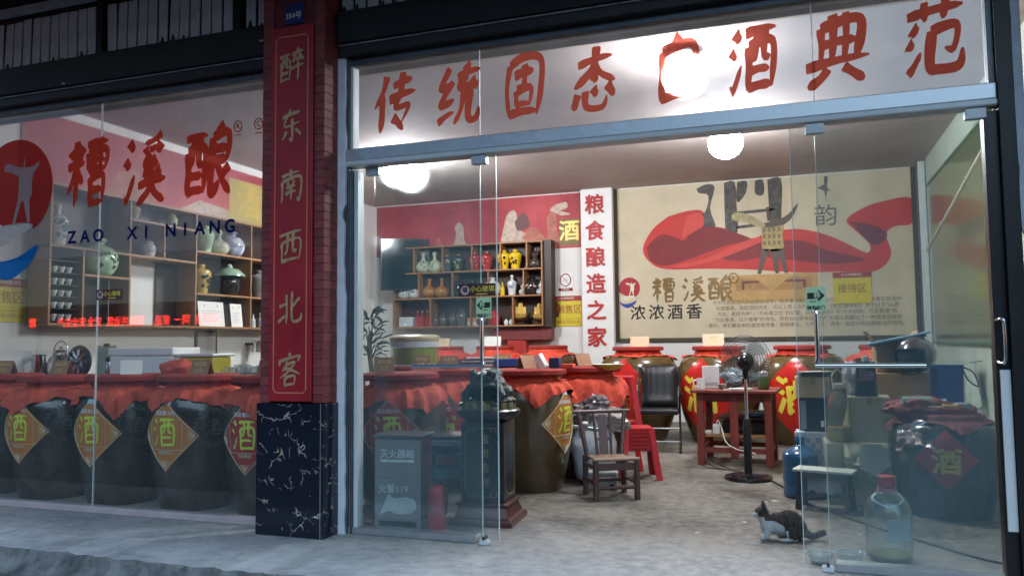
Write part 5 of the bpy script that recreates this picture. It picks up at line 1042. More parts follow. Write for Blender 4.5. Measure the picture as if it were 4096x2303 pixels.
for k in range(15):
    a = k * 2 * PI / 15
    c = MB()
    for q in range(5): c.lathe([(.026 - .002 * (q % 2), q * .009), (.026 - .002 * (q % 2), q * .009 + .007)], 12, c=(.175 * math.cos(a), .165 * math.sin(a), 0))
    c.build('coin_stack', coinm, t)
for k in range(12):
    a = k * 2 * PI / 12 + .2; MB().lathe([(.026, 0), (.026, .008)], 12).build('coin', coinm, t, loc=(.15 * math.cos(a), .14 * math.sin(a), .047), rot=(rn.uniform(-.5, .5), rn.uniform(-.5, .5), 0))
MB().lathe([(.16, 0), (.16, .035), (.1, .05), (0, .05)], 20).build('coin_bed', coinm, t)

# ------------------------------------------------------------------ fire cabinet, extinguisher, scale on stool
fcm = mat('grey_fire_cabinet', (.30, .26, .27), .55, .15, var=.14, scale=6); fcs = mat('maroon_cabinet_side', (.15, .04, .045), .55, var=.2)
t = thing('fire_cabinet', 'grey metal fire extinguisher cabinet with worn white lettering', 'fire cabinet', (-2.61, .30, 0), .12)
MB().box(-.165, .165, -.125, .125, .05, .605).build('body', [fcm], t, bev=.004)
MB().box(.1655, .168, -.12, .12, .06, .6).build('side_panel', fcs, t)
MB().box(-.18, .18, -.14, .14, .606, .632).build('lid', mat('dark_grey_lid', (.12, .12, .125), .4, .2), t, bev=.006)
MB().box(-.155, .155, -.129, -.1255, .345, .59).build('upper_door', fcm, t, bev=.002); MB().box(-.155, .155, -.129, -.1255, .07, .335).build('lower_door', fcm, t, bev=.002)
MB().box(.1685, .1705, -.03, .045, .515, .545).build('grip_slot', black_m, t)
for x in (-.15, .15):
    for y in (-.11, .11): MB().bar((x, y, .05), (x * 1.02, y * 1.02, 0), .03, .03).build('foot', fcm, t)
worn = mat('worn_white_paint', (.80, .82, .82), .6, var=.25, scale=18)
text('灭火器箱', .062, t, worn, -.0, .50, -.1305, 'cabinet_text', bold=.014); MB().plate([(-.12, .465), (.12, .465), (.12, .447), (-.12, .447)], -.1302).build('caption_strip', worn, t); text('火警119', .062, t, worn, -.03, .265, -.1305, 'cabinet_text', bold=.01)
MB().plate([(p[0], p[1]) for p in crom([(-.13, .09), (-.06, .12), (.0, .1), (.1, .11), (.135, .15), (.12, .2), (.05, .215), (-.02, .205), (-.06, .235), (-.08, .2), (-.1, .15), (-.13, .09)], 3)[:-1]], -.1312).build('paint_patch', mat('pale_grey_patch', (.66, .70, .70), .7, var=.15, scale=12), t)
t = thing('fire_extinguisher', 'red fire extinguisher standing beside the grey cabinet', 'fire extinguisher', (-2.335, .25, 0)); exm = mat('extinguisher_red', (.55, .02, .035), .35, var=.08)
MB().lathe(crom([(.055, 0), (.06, .012), (.06, .2), (.06, .25), (.045, .285), (.02, .3)], 4), 24).build('cylinder', exm, t, smooth=50); MB().lathe([(.02, .3), (.022, .33), (.012, .335)], 12).build('valve', black_m, t); MB().bar((0, 0, .335), (-.01, -.07, .35), .018, .012).build('lever', black_m, t); MB().bar((0, 0, .32), (0, -.065, .318), .018, .01).build('carry_grip', black_m, t); MB().tube(crom([(.02, 0, .32), (.07, 0, .3), (.075, 0, .18), (.066, 0, .1)], 4), .008, 6).build('hose', black_m, t); MB().lathe([(.0605, .1), (.0605, .19)], 24, caps=False).build('paper_label', mat('ext_label', (.5, .06, .07), .5), t)
teal = mat('teal_plastic', (.05, .16, .17), .45, var=.1)
t = thing('teal_stool', 'teal plastic stool under the scale behind the fire cabinet', 'stool', (-2.50, .80, 0), .2); MB().box(-.16, .16, -.14, .14, .42, .455).build('seat', teal, t, bev=.012, seg=2)
for x in (-1, 1):
    for y in (-1, 1): MB().bar((x * .135, y * .115, .42), (x * .165, y * .145, 0), .05, .03, w2=.04).build('leg', teal, t)
for y in (-1, 1): MB().bar((-.14, y * .13, .3), (.14, y * .13, .3), .012, .07).build('apron', teal, t)
t = thing('platform_scale', 'grey weighing scale with a flat steel plate on the teal stool', 'scale', (-2.50, .80, .456), .2); MB().box(-.14, .14, -.12, .12, 0, .09).build('body', mat('grey_green_plastic', (.18, .22, .21), .45), t, bev=.02, seg=2); MB().box(-.19, .19, -.15, .15, .105, .122).build('plate', steel, t, bev=.005); MB().box(-.06, .06, -.06, .06, .09, .105).build('plate_support', black_m, t); MB().box(-.1, .1, -.15, -.121, .02, .07).build('display', blackg, t, rot=(.2, 0, 0))
# ------------------------------------------------------------------ bamboo chair
bam = mat('dark_bamboo', (.095, .045, .04), .42, var=.35, scale=14, coat=.2, stretch=(4, 4, 1)); bam2 = mat('worn_bamboo_seat', (.26, .17, .11), .5, var=.3, scale=18)
t = thing('bamboo_chair', 'low dark bamboo chair with slatted back facing the street', 'chair', (-1.46, 1.70, 0), .52)
def pole(mb, a, b, r=.02, r2=None): return mb.tube([a, tuple((p + q) / 2 for p, q in zip(a, b)), b], [r, ((r + (r2 or r)) / 2), r2 or r], 10)
for x in (-1, 1):
    pole(MB(), (x * .17, -.16, 0), (x * .17, -.16, .315), .026, .024).build('leg', bam, t, smooth=60); pole(MB(), (x * .165, .16, 0), (x * .165, .16, .315), .024).build('leg', bam, t, smooth=60)
    pole(MB(), (x * .168, -.16, .13), (x * .165, .16, .13), .014).build('stretcher', bam, t, smooth=60); pole(MB(), (x * .168, -.16, .255), (x * .165, .16, .255), .016).build('stretcher', bam, t, smooth=60)
    pole(MB(), (x * .145, .15, .28), (x * .20, .235, .66), .021, .018).build('back_post', bam, t, smooth=60)
    pole(MB(), (x * .058, .15, .30), (x * .072, .23, .65), .014, .012).build('back_slat', bam, t, smooth=60)
MB().bar((0, .155, .30), (0, .225, .64), .075, .01, up=(0, 1, 0)).build('back_splat', bam, t)
pole(MB(), (-.25, .238, .665), (.25, .238, .665), .017).build('top_rail', bam, t, smooth=60)
for y, zz in ((-.16, .10), (.16, .11)): pole(MB(), (-.17, y, zz), (.17, y, zz), .015).build('stretcher', bam, t, smooth=60)
MB().bar((-.165, -.162, .262), (.165, -.162, .262), .055, .018, up=(0, 1, 0)).build('front_rail', bam, t)
pole(MB(), (-.06, .19, .44), (.06, .19, .44), .012).build('back_rung', bam, t)
for k in range(9): MB().box(-.155, .155, -.15 + k * .0345, -.12 + k * .0345, .308, .318).build('seat_slat', bam2, t, rot=(0, 0, RND.uniform(-.01, .01)))
pole(MB(), (-.19, -.165, .318), (.19, -.165, .318), .014).build('seat_edge', bam2, t, smooth=60)

# ------------------------------------------------------------------ sack and bags
t = thing('white_sack', 'white woven sack stuffed full behind the bamboo chair', 'sack', (-1.74, 2.28, 0)); crumple(MB(), (0, 0, .27), .21, .17, .30, 2.2, 20, .16).build('sack', mat('woven_white', (.62, .66, .72), .6, var=.1, scale=14, bump=.2, bscale=90), t, smooth=70)
t = thing('plastic_bag_heap', 'crumpled grey plastic bags piled on the white sack', 'plastic bag', (-1.70, 2.30, .50))
for k, (dx, dz, s, m) in enumerate(((-.1, .1, .16, 'a'), (.07, .08, .15, 'b'), (-.02, .2, .12, 'a'), (.16, .02, .11, 'b'))): crumple(MB(), (dx, 0, dz), s, s * .8, s * .6, k * 5.3 + 1, 16, .5).build('bag', mat('bag_grey_' + m, (.22, .19, .19) if m == 'a' else (.36, .31, .29), .22, var=.45, scale=9, coat=.5), t, smooth=25)
t = thing('tin_tray', 'metal tray wedged between sack and bags', 'tray', (-1.78, 2.06, .49), .15); MB().box(-.17, .17, -.02, .02, 0, .035).build('tray', steel, t, bev=.006, rot=(0, .12, 0)); MB().ell((.02, -.02, .055), (.035, .03, .02), n=10).build('egg', card_w, t)
t = thing('foam_block', 'pale grey foam block on the floor under the sack', 'foam block', (-1.60, 2.02, 0), .2); MB().box(-.13, .13, -.06, .06, 0, .15).build('block', mat('pale_blue_foam', (.45, .52, .56), .7), t, bev=.015, seg=2); MB().box(.06, .1, -.0625, -.0605, .0, .05).build('notch', black_m, t)
# ------------------------------------------------------------------ red plastic stools
rp_ = mat('red_plastic', (.50, .02, .025), .32, var=.08)
def stool(label, x, y, z, rz, h=.47, w=.13, base=.19):
    t = thing('red_stool', label, 'stool', (x, y, z), rz, 'red plastic stools')
    MB().box(-w, w, -w, w, h - .03, h).build('seat', rp_, t, bev=.012, seg=2)
    for a in (0, 1, 2, 3):
        c, s = [(1, 0), (0, 1), (-1, 0), (0, -1)][a]
        def tr(u, d, zz): return (c * d - s * u, s * d + c * u, zz)
        p = MB(); n = 5
        for q in range(5):
            z1 = h - .04 - q * .035; d = w + (base - w) * (1 - z1 / h); ww = (w - .04) * (1 - q * .02)
            p.bar(tr(-ww, d, z1), tr(ww, d, z1), .016, .014)
        p.build('slotted_side', rp_, t)
        d0, d1 = w - .008, base
        MB().bar(tr(-w + .015, d0, h - .02), tr(-base + .03, d1, 0), .05, .022, up=tr(0, 1, 0), w2=.042).build('leg', rp_, t)
        MB().bar(tr(w - .015, d0, h - .02), tr(base - .03, d1, 0), .05, .022, up=tr(0, 1, 0), w2=.042).build('leg', rp_, t)
        MB().add([tr(-w + .01, d0 + .002, h - .03), tr(w - .01, d0 + .002, h - .03), tr(w, d0 + .018, h - .21), tr(-w, d0 + .018, h - .21)] + [tr(-w + .01, d0 - .006, h - .03), tr(w - .01, d0 - .006, h - .03), tr(w, d0 + .01, h - .21), tr(-w, d0 + .01, h - .21)], [(0, 1, 2, 3), (7, 6, 5, 4), (0, 4, 5, 1), (1, 5, 6, 2), (2, 6, 7, 3), (3, 7, 4, 0)]).build('skirt', rp_, t)
stool('red plastic stool on the floor behind the bamboo chair', -1.42, 2.66, 0, .35)
stool('lower of two red stools stacked behind the bamboo chair', -1.66, 3.15, 0, .2)
stool('upper red stool of the stack, with slotted sides, left of the black chair', -1.66, 3.15, .44, .2, h=.47)
# ------------------------------------------------------------------ black chair
lea = mat('black_leather', (.010, .010, .012), .42, var=.3, scale=20, coat=.05, bump=.1, bscale=90)
t = thing('black_chair', 'black padded folding chair with ribbed leather back before the big jars', 'chair', (-1.52, 4.55, 0), .12)
bk = MB()
n = 14
vs = []; 
for j in range(n + 1):
    for i in range(n + 1):
        u = -1 + 2 * i / n; v = j / n; e = (1 - abs(u) ** 6) * (1 - abs(2 * v - 1) ** 8)
        vs.append((u * .215 * (1 - .06 * max(0, v - .8) * 5 * abs(u)), .17 + .09 * v - .06 * e - (.006 * math.cos(u * 18) if v > .3 else 0) - .02 * math.exp(-((v - .14) / .1) ** 2), .47 + .50 * v))
o_ = len(vs); vs += [(x, .19 + .09 * ((z - .47) / .5), z) for x, y, z in vs]
fs = [(j * (n + 1) + i, j * (n + 1) + i + 1, (j + 1) * (n + 1) + i + 1, (j + 1) * (n + 1) + i) for j in range(n) for i in range(n)]
fs += [tuple(o_ + q for q in f[::-1]) for f in fs]
for i in range(n): fs += [(i + 1, i, o_ + i, o_ + i + 1), (n * (n + 1) + i, n * (n + 1) + i + 1, o_ + n * (n + 1) + i + 1, o_ + n * (n + 1) + i), (i * (n + 1), (i + 1) * (n + 1), o_ + (i + 1) * (n + 1), o_ + i * (n + 1)), ((i + 1) * (n + 1) + n, i * (n + 1) + n, o_ + i * (n + 1) + n, o_ + (i + 1) * (n + 1) + n)]
bk.add(vs, fs).build('backrest', lea, t, smooth=55)
MB().box(-.225, .225, -.2, .2, .42, .485).build('seat', lea, t, bev=.025, seg=3)
for x in (-1, 1):
    MB().tube([(x * .235, -.2, 0), (x * .235, .02, .42), (x * .235, .2, .78), (x * .225, .25, .95)], .012, 8).build('leg', black_m, t); MB().tube([(x * .235, .25, 0), (x * .235, -.0, .42), (x * .235, -.16, .62)], .012, 8).build('leg', black_m, t)
    MB().bar((x * .25, -.18, .645), (x * .25, .14, .655), .04, .025).build('armrest', blackg, t); MB().box(x * .236 - .016, x * .236 + .016, -.22, -.18, 0, .02).build('foot_cap', black_m, t)
for z, y in ((.12, -.14), (.26, -.06)): MB().tube([(-.235, y, z), (.235, y, z)], .01, 8).build('crossbar', steel, t)

# ------------------------------------------------------------------ table with its things
t = thing('wooden_table', 'red-brown wooden table with a lower shelf in front of the big jars', 'table', (-.60, 3.86, 0), -.05)
MB().box(-.42, .42, -.36, .36, .725, .755).build('tabletop', red_w, t, bev=.004)
for x in (-1, 1):
    for y in (-1, 1): MB().box(x * .33 - .035, x * .33 + .035, y * .28 - .035, y * .28 + .035, 0, .725).build('leg', red_w, t, bev=.003)
MB().box(-.04, .04, -.31, -.28, .08, .725).build('centre_post', red_w, t, bev=.003)
for y in (-.28, .28): MB().box(-.295, .295, y - .012, y + .012, .635, .72).build('apron', red_w, t); MB().box(-.295, .295, y - .016, y + .016, .13, .18).build('stretcher', red_w, t)
for x in (-.33, .33): MB().box(x - .012, x + .012, -.245, .245, .635, .72).build('apron', red_w, t); MB().box(x - .016, x + .016, -.245, .245, .13, .18).build('stretcher', red_w, t)
MB().box(-.295, .295, -.25, .26, .28, .30).build('lower_shelf', wood_l, t); MB().box(-.2, .35, -.2, .26, .46, .47).build('middle_shelf', wood_d, t)
TZ = .756
t = thing('mug', 'white mug on the left of the wooden table', 'mug', (-.93, 3.60, TZ), .4); wc = mat('white_ceramic', (.75, .74, .75), .2, var=.02, coat=.4); MB().lathe([(.04, 0), (.045, .004), (.045, .115), (.041, .115), (.04, .01), (0, .008)], 22).build('cup', wc, t, smooth=50); MB().tube(crom([(-.042, 0, .095), (-.075, 0, .09), (-.078, 0, .045), (-.042, 0, .025)], 5), .007, 7).build('handle', wc, t, smooth=60)
t = thing('white_carton', 'white upright carton behind the mug on the table', 'carton', (-.86, 3.86, TZ), .2); MB().box(-.085, .085, -.03, .03, 0, .23).build('box', mat('white_card', (.66, .65, .66), .6), t, bev=.003); MB().box(-.07, .07, -.032, -.0305, .03, .06).build('print_band', mat('grey_print', (.35, .33, .33)), t)
t = thing('papers', 'loose papers and a folded leaflet on the table', 'papers', (-.58, 3.62, TZ), .3)
for k in range(4): MB().box(-.13 + .03 * k, .1 + .02 * k, -.08, .06, .0012 + k * .004, .0035 + k * .004).build('sheet', (card_w, mat('green_print_sheet', (.3, .5, .33), .5, var=.5, scale=30), card_w, card_w)[k], t, rot=(0, 0, .25 * k - .3))
t = thing('plastic_bag', 'crumpled clear plastic bag with blue print on the table', 'plastic bag', (-.56, 3.9, TZ)); crumple(MB(), (0, 0, .1), .18, .12, .11, 9.1, 16, .4).build('bag', mat('bluegrey_bag', (.26, .32, .36), .2, var=.6, scale=10, coat=.5), t, smooth=25); MB().box(-.05, .06, -.03, .04, .001, .05).build('filling', mat('blue_pack', (.1, .2, .4), .5), t)
t = thing('tea_caddy', 'dark green caddy with a clear lid at the right of the table', 'caddy', (-.33, 3.70, TZ)); MB().lathe([(.05, 0), (.055, .01), (.055, .12), (.05, .13)], 18).build('body', mat('moss_green_tin', (.05, .09, .025), .4, var=.3), t, smooth=40); MB().lathe([(.052, .13), (.05, .17), (.03, .185), (0, .19)], 18).build('lid', mat('grey_lid', (.3, .32, .33), .3), t, smooth=40)
t = thing('small_bowl', 'small dark bowl on the table beside the white carton', 'bowl', (-.73, 3.68, TZ)); MB().lathe([(.025, 0), (.03, .005), (.05, .045), (.052, .05), (.048, .05), (.028, .01), (0, .01)], 18).build('bowl', mat('stone_bowl', (.25, .23, .2), .4), t, smooth=50); MB().tube([(-.1, .02, .05), (.02, .0, .052)], .004, 5).build('spoon', steel, t)
t = thing('charger', 'white plug charger with a cord on the lower table shelf', 'charger', (-.80, 3.70, .302)); wp = mat('white_plastic', (.72, .72, .7)); MB().box(-.035, .035, -.025, .025, 0, .1).build('plug', wp, t, bev=.008); MB().box(-.11, -.05, -.03, .03, 0, .035).build('socket', wp, t, bev=.005); MB().tube(crom([(.0, -.0, .1), (.02, -.03, .14), (.06, -.06, .05), (.1, -.14, -.06), (.2, -.2, -.12), (.33, -.3, -.13), (.4, -.5, -.12)], 5), .006, 6).build('cord', wp, t)
t = thing('dishes_pile', 'blue bowl and dishes on the middle table shelf', 'dishes', (-.42, 3.75, .471)); MB().lathe([(.06, 0), (.1, .03), (.11, .05), (.1, .05), (.05, .01), (0, .01)], 20).build('bowl', mat('blue_dish', (.08, .12, .25), .3), t, smooth=50); MB().lathe([(.1, .052), (.14, .062), (.14, .066), (0, .06)], 20).build('plate', wc, t, smooth=50)
t = thing('dark_crate', 'dark shallow crate stored under the wooden table', 'crate', (-.55, 3.95, .302)); MB().box(-.2, .24, -.14, .14, 0, .12).build('crate', mat('near_black_card', (.02, .017, .015), .6), t, bev=.004); MB().box(-.12, .1, -.142, -.1405, .03, .07).build('handle_hole', mat('brown_card_band', (.12, .08, .03), .6), t)
# ------------------------------------------------------------------ fan
t = thing('stand_fan', 'black pedestal fan with wire cage turned away, before the table', 'fan', (-.45, 2.84, 0), 3.22)
MB().lathe([(.205, 0), (.21, .008), (.205, .03), (.17, .04), (.04, .045), (.03, .06)], 40).build('base', blackg, t, smooth=40); MB().lathe([(.036, .05), (.036, .52), (.03, .54)], 16).build('lower_pole', black_m, t, smooth=40); MB().lathe([(.016, .53), (.016, .92)], 12).build('upper_pole', chrome, t, smooth=60); MB().lathe([(.022, .90), (.025, .96), (.02, .98)], 12).build('collar', black_m, t)
MB().ell((0, .085, 1.06), (.08, .10, .082), n=20).build('motor_housing', blackg, t, smooth=60); MB().bar((0, .06, .95), (0, .07, 1.03), .05, .06).build('neck', black_m, t); MB().bar((0, .02, 1.0), (0, .08, .98), .03, .03).build('tilt_knob', black_m, t)
wire = mat('fan_wire', (.16, .16, .165), .35, .5); cg = MB(); R0 = .235
def ring(r, y): cg.tube([(r * math.cos(a), y, 1.06 + r * math.sin(a)) for a in [k * 2 * PI / 36 for k in range(36)]], .0028, 4, closed=True)
ring(R0, -.05); ring(R0 * 1.005, -.043)
for q in range(7): ring(R0 * (.3 + .1 * q), -.05 + .055 * math.cos((.3 + .1 * q) * PI / 2)); ring(R0 * (.3 + .1 * q), -.05 - .075 * math.cos((.3 + .1 * q) * PI / 2))
for k in range(56):
    a = k * 2 * PI / 56
    for sg, d in ((1, .055), (-1, .075)):
        cg.tube([(R0 * s * math.cos(a), -.05 + sg * d * math.cos(s * PI / 2), 1.06 + R0 * s * math.sin(a)) for s in (.16, .4, .7, .9, 1)], .0014, 3)
cg.build('wire_cage', wire, t)
MB().lathe([(.045, 0), (.045, .02), (.0, .025)], 20).build('hub', blackg, t, loc=(0, -.035, 1.06), rot=(PI / 2, 0, 0))
bl = glassmat('smoked_blade', tint=(.55, .58, .58), haze=.10, hazecol=(.4, .4, .4), scatter=.0)
for k in range(3):
    vs = []; nn = 8
    for i in range(nn + 1):
        s = i / nn; r = .04 + .165 * s; w = .95 * (.35 + .65 * math.sin(s * PI * .75))
        for j in range(7):
            a = k * 2 * PI / 3 + (-.5 + j / 6) * w + s * .3; vs.append((r * math.cos(a), -.05 + .03 * (j / 6 - .5) , 1.06 + r * math.sin(a)))
    MB().add(vs, [(i * 7 + j, i * 7 + j + 1, (i + 1) * 7 + j + 1, (i + 1) * 7 + j) for i in range(nn) for j in range(6)]).build('blade', bl, t)
MB().box(-.03, .03, -.02, .0, .86, .9).build('control_knob', black_m, t)
t = thing('power_cord', 'black cord trailing from the fan base across the floor', 'cord', (0, 0, 0)); MB().tube(crom([(-.25, 2.75, .015), (-.12, 2.4, .008), (.0, 1.9, .008), (.4, 1.2, .008), (.72, .75, .008), (.95, .45, .008), (1.3, .2, .008)], 8), .007, 6).build('cord', black_m, t); MB().ell((-.26, 2.77, .02), (.016, .016, .012), n=8).build('strain_relief', black_m, t)
t = thing('cable_tangle', 'thin dark cables lying on the floor at the left table leg', 'cable', (0, 0, 0))
for k in range(3): MB().tube(crom([(-1.08 + .02 * k, 5.0, .4), (-1.06, 4.6, .012), (-1.0 + .05 * k, 3.9, .006 + .005 * k), (-.9 + .1 * k, 3.45, .006), (-.65 + .1 * k, 3.3 - .1 * k, .006)], 6), .004, 5).build('cable', black_m, t)
# ------------------------------------------------------------------ water jug
wj = mat('blue_water_jug', (.02, .10, .20), .16, var=.15, scale=4, coat=.6)
t = thing('water_jug', 'large blue water cooler bottle standing on the floor behind the low bench', 'water bottle', (-.0, 2.12, 0))
MB().lathe(crom([(.12, 0), (.138, .012), (.14, .05), (.136, .1), (.14, .15), (.136, .2), (.14, .25), (.14, .32), (.125, .355), (.075, .39), (.035, .41), (.032, .44)], 3), 36).build('bottle', wj, t, smooth=40); MB().lathe([(.036, .435), (.038, .44), (.038, .475), (.034, .478)], 20).build('neck_ring', mat('mid_blue_plastic', (.03, .16, .35), .3), t, smooth=40); MB().lathe([(.037, .478), (.039, .482), (.039, .515), (.03, .52), (0, .52)], 20).build('cap', mat('pale_blue_cap', (.45, .6, .68), .4), t, smooth=40)
# ------------------------------------------------------------------ bench
bn = mat('dark_bench_wood', (.05, .047, .05), .6, var=.3, scale=8); bt = mat('worn_pale_board', (.48, .50, .44), .6, var=.14, scale=5, stretch=(1, 6, 1))
t = thing('low_bench', 'low stool with pale worn board top and dark legs beside the blue bottle', 'bench', (.165, 1.66, 0), -.25)
MB().box(-.21, .21, -.10, .10, .275, .295).build('top_board', bt, t, bev=.003); MB().box(-.18, .18, -.08, .08, .24, .273).build('under_frame', bn, t)
for x in (-1, 1):
    for y in (-1, 1): MB().bar((x * .15, y * .065, .25), (x * .175, y * .095, 0), .04, .035).build('leg', bn, t)
    MB().bar((x * .165, -.08, .1), (x * .165, .08, .1), .02, .025).build('stretcher', bn, t)
MB().bar((-.165, 0, .1), (.165, 0, .1), .02, .025).build('stretcher', bn, t)
t = thing('hanging_rag', 'pale grey rag hanging under the low bench', 'rag', (.16, 1.70, .1), -.25); vs = [(-.11 + .24 * i / 8, .03 * math.sin(i) - .05, .14 - .12 * j / 5 + .015 * math.sin(i * 2)) for j in range(6) for i in range(9)]; MB().add(vs, [(j * 9 + i, j * 9 + i + 1, (j + 1) * 9 + i + 1, (j + 1) * 9 + i) for j in range(5) for i in range(8)]).build('cloth', mat('grey_rag', (.38, .38, .38), .9), t, smooth=60)
# ------------------------------------------------------------------ pile of boxes at the right
cb = mat('cardboard', (.42, .30, .18), .75, var=.14, scale=5); cb2 = mat('brown_cardboard', (.38, .24, .12), .75, var=.14, scale=5); cb3 = mat('greenish_cardboard', (.42, .38, .25), .75, var=.15, scale=4)
def carton(label, x, y, z, w, d, h, rz, m, flaps=False, mark=None):
    t = thing('cardboard_box', label, 'box', (x, y, z), rz, 'cardboard boxes piled at the right')
    MB().box(-w / 2, w / 2, -d / 2, d / 2, 0, h - .002).build('carton', m, t, bev=.004)
    MB().box(-.02, .02, -d / 2 - .0016, d / 2 + .0016, h - .06, h).build('tape', mat('brown_tape', (.30, .22, .12), .3), t)
    for s in (-1, 1): MB().add([(-w / 2 + .003, s * .003, h), (w / 2 - .003, s * .003, h), (w / 2 - .003, s * (d / 2 - .002), h - .001), (-w / 2 + .003, s * (d / 2 - .002), h - .001), (-w / 2 + .003, s * .003, h + .003), (w / 2 - .003, s * .003, h + .003), (w / 2 - .003, s * (d / 2 - .002), h + .002), (-w / 2 + .003, s * (d / 2 - .002), h + .002)], [(0, 1, 2, 3), (7, 6, 5, 4), (0, 4, 5, 1), (1, 5, 6, 2), (2, 6, 7, 3), (3, 7, 4, 0)]).build('flap', m, t)
    if flaps:
        for s in (-1, 1): MB().bar((s * w / 2, 0, h), (s * (w / 2 + .07), 0, h + .09), .004, d * .9, up=(0, 1, 0)).build('open_flap', m, t)
    return t
carton('large olive cardboard box on the floor behind the low bench', .43, 2.08, 0, .50, .42, .46, .04, cb3)
carton('olive cardboard box stacked second, behind the oil jug', .515, 2.14, .463, .30, .30, .34, -.03, cb3)
carton('tall brown cardboard box behind the helmet', .78, 2.58, 0, .46, .36, .97, .05, cb2)
carton('open cardboard box on top of the tall box, flaps up', .74, 2.62, .975, .26, .2, .25, .1, cb2, True)
t = thing('patterned_carton', 'white carton with grey check print under the dark machine', 'carton', (.11, 2.36, 0), .1); MB().box(-.13, .13, -.12, .12, 0, .50).build('carton', mat('white_blue_card', (.5, .54, .58), .55, var=.05), t, bev=.003)
for i in range(6):
    for j in range(8):
        if (i + j) % 2 == 0: MB().plate([(-.12 + i * .04, .1 + j * .045), (-.085 + i * .04, .1 + j * .045), (-.085 + i * .04, .14 + j * .045), (-.12 + i * .04, .14 + j * .045)], -.1216).build('check', mat('grey_blue_print', (.30, .34, .40), .55), t)
t = thing('dark_machine', 'dark glossy appliance standing on the patterned carton', 'appliance', (.11, 2.36, .502), .05); MB().box(-.11, .11, -.1, .1, 0, .27).build('body', blackg, t, bev=.01, seg=2); MB().box(-.105, -.06, -.103, -.1005, .02, .25).build('side_strip', mat('lilac_strip', (.25, .24, .30), .4), t); MB().box(.05, .075, -.106, -.1005, .04, .09).build('switch', wp, t)
carton('flat brown carton lying on the dark machine', .11, 2.36, .775, .26, .22, .17, .05, cb)
t = thing('oil_jug', 'ribbed plastic jug of yellow oil with a string at its neck, on the boxes', 'oil jug', (.29, 1.98, .466)); t.scale = (1.15, 1.15, 1.1); oil = mat('yellow_oil', (.42, .32, .06), .15, var=.2, scale=6, coat=.5)
MB().lathe(crom([(.065, 0), (.08, .01), (.082, .05), (.077, .07), (.082, .09), (.077, .11), (.082, .13), (.077, .15), (.082, .17), (.08, .22), (.07, .28), (.045, .33), (.03, .345), (.03, .37)], 3), 26).build('jug', glassmat('yellowish_pet', tint=(.88, .84, .58), haze=.12, hazecol=(.5, .46, .28), scatter=.02, f0=.07), t, smooth=35); MB().lathe([(.062, .006), (.075, .014), (.076, .10), (0, .101)], 24).build('oil', oil, t, smooth=40); MB().lathe([(.033, .365), (.035, .37), (.035, .40), (0, .405)], 18).build('cap', mat('cream_cap', (.5, .46, .36), .4), t, smooth=40); MB().tube(crom([(-.035, 0, .36), (0, -.035, .365), (.035, 0, .36), (.07, -.03, .38)], 4), .004, 5).build('string', mat('jute', (.35, .27, .16), .9), t); MB().tube(crom([(-.03, 0, .38), (-.035, 0, .45), (.0, 0, .5), (.035, 0, .45), (.03, 0, .38)], 4), .005, 6).build('handle_loop', mat('cream_cap', (.5, .46, .36)), t)
pa = mat('olive_paper', (.33, .32, .22), .75, var=.15, scale=4); pa2 = mat('pale_paper', (.45, .46, .40), .6, var=.1)
t = thing('paper_wrapping', 'crumpled pale wrapping paper hanging over the olive box', 'paper', (.50, 1.845, 0)); n = 14
vs = [(-.19 + .38 * i / n + .02 * noise.noise((j * .5, i * .3, 2)), -.012 - .05 * math.sin(PI * j / n) - .06 * abs(noise.noise((i * .4, j * .4, 7))), .46 - .30 * j / n - .05 * math.sin(PI * i / n) * (j / n) + .02 * noise.noise((i * .7, 3, 1))) for j in range(n + 1) for i in range(n + 1)]
MB().add(vs, [(j * (n + 1) + i, j * (n + 1) + i + 1, (j + 1) * (n + 1) + i + 1, (j + 1) * (n + 1) + i) for j in range(n) for i in range(n)]).build('sheet', pa, t, smooth=35)
MB().add([(-.08, -.09, .46), (.06, -.085, .47), (.16, -.09, .36), (.02, -.11, .24), (-.1, -.10, .30), (-.08, -.086, .46), (.06, -.081, .47), (.16, -.086, .36), (.02, -.106, .24), (-.1, -.096, .30)], [(0, 1, 2, 3, 4), (9, 8, 7, 6, 5)]).build('torn_piece', pa2, t)
t = thing('detergent_pouch', 'dark printed pouch standing on the second olive box', 'pouch', (.50, 2.06, .806), .1); vs = []
for j in range(9):
    for i in range(14):
        a = 2 * PI * i / 14; v = j / 8; w = .085 * (1 - .18 * v); d = .05 * (1 - v ** 2) + .004; vs.append((w * math.cos(a), d * math.sin(a), .27 * v))
MB().add(vs, [(j * 14 + i, j * 14 + (i + 1) % 14, (j + 1) * 14 + (i + 1) % 14, (j + 1) * 14 + i) for j in range(8) for i in range(14)] + [tuple(range(13, -1, -1)), tuple(8 * 14 + i for i in range(14))]).build('pouch', mat('navy_pouch', (.02, .022, .04), .3, var=.3), t, smooth=60)
MB().plate([(-.06, .12), (.05, .12), (.05, .2), (-.06, .2)], -.056).build('print', mat('mauve_print', (.25, .18, .25), .5, var=.5, scale=30), t); MB().lathe([(.025, .27), (.025, .31), (0, .315)], 14).build('spout_cap', mat('pale_cap', (.5, .5, .52), .4), t)
t = thing('white_pouch', 'crumpled white pouch leaning left of the navy pouch', 'pouch', (.40, 2.16, .806)); crumple(MB(), (0, 0, .13), .07, .05, .14, 6.6, 12, .35).build('bag', mat('white_pouch_film', (.55, .54, .56), .25, var=.3, scale=12, coat=.4), t, smooth=30)
t = thing('dark_tray', 'dark flat tray lying on the flat brown carton', 'tray', (.13, 2.34, .951), .2); MB().box(-.13, .16, -.1, .1, 0, .035).build('tray', mat('slate_plastic', (.05, .06, .07), .4), t, bev=.008); MB().box(-.15, .1, -.11, .0, .036, .04).build('paper', card_w, t, rot=(0, 0, .4))
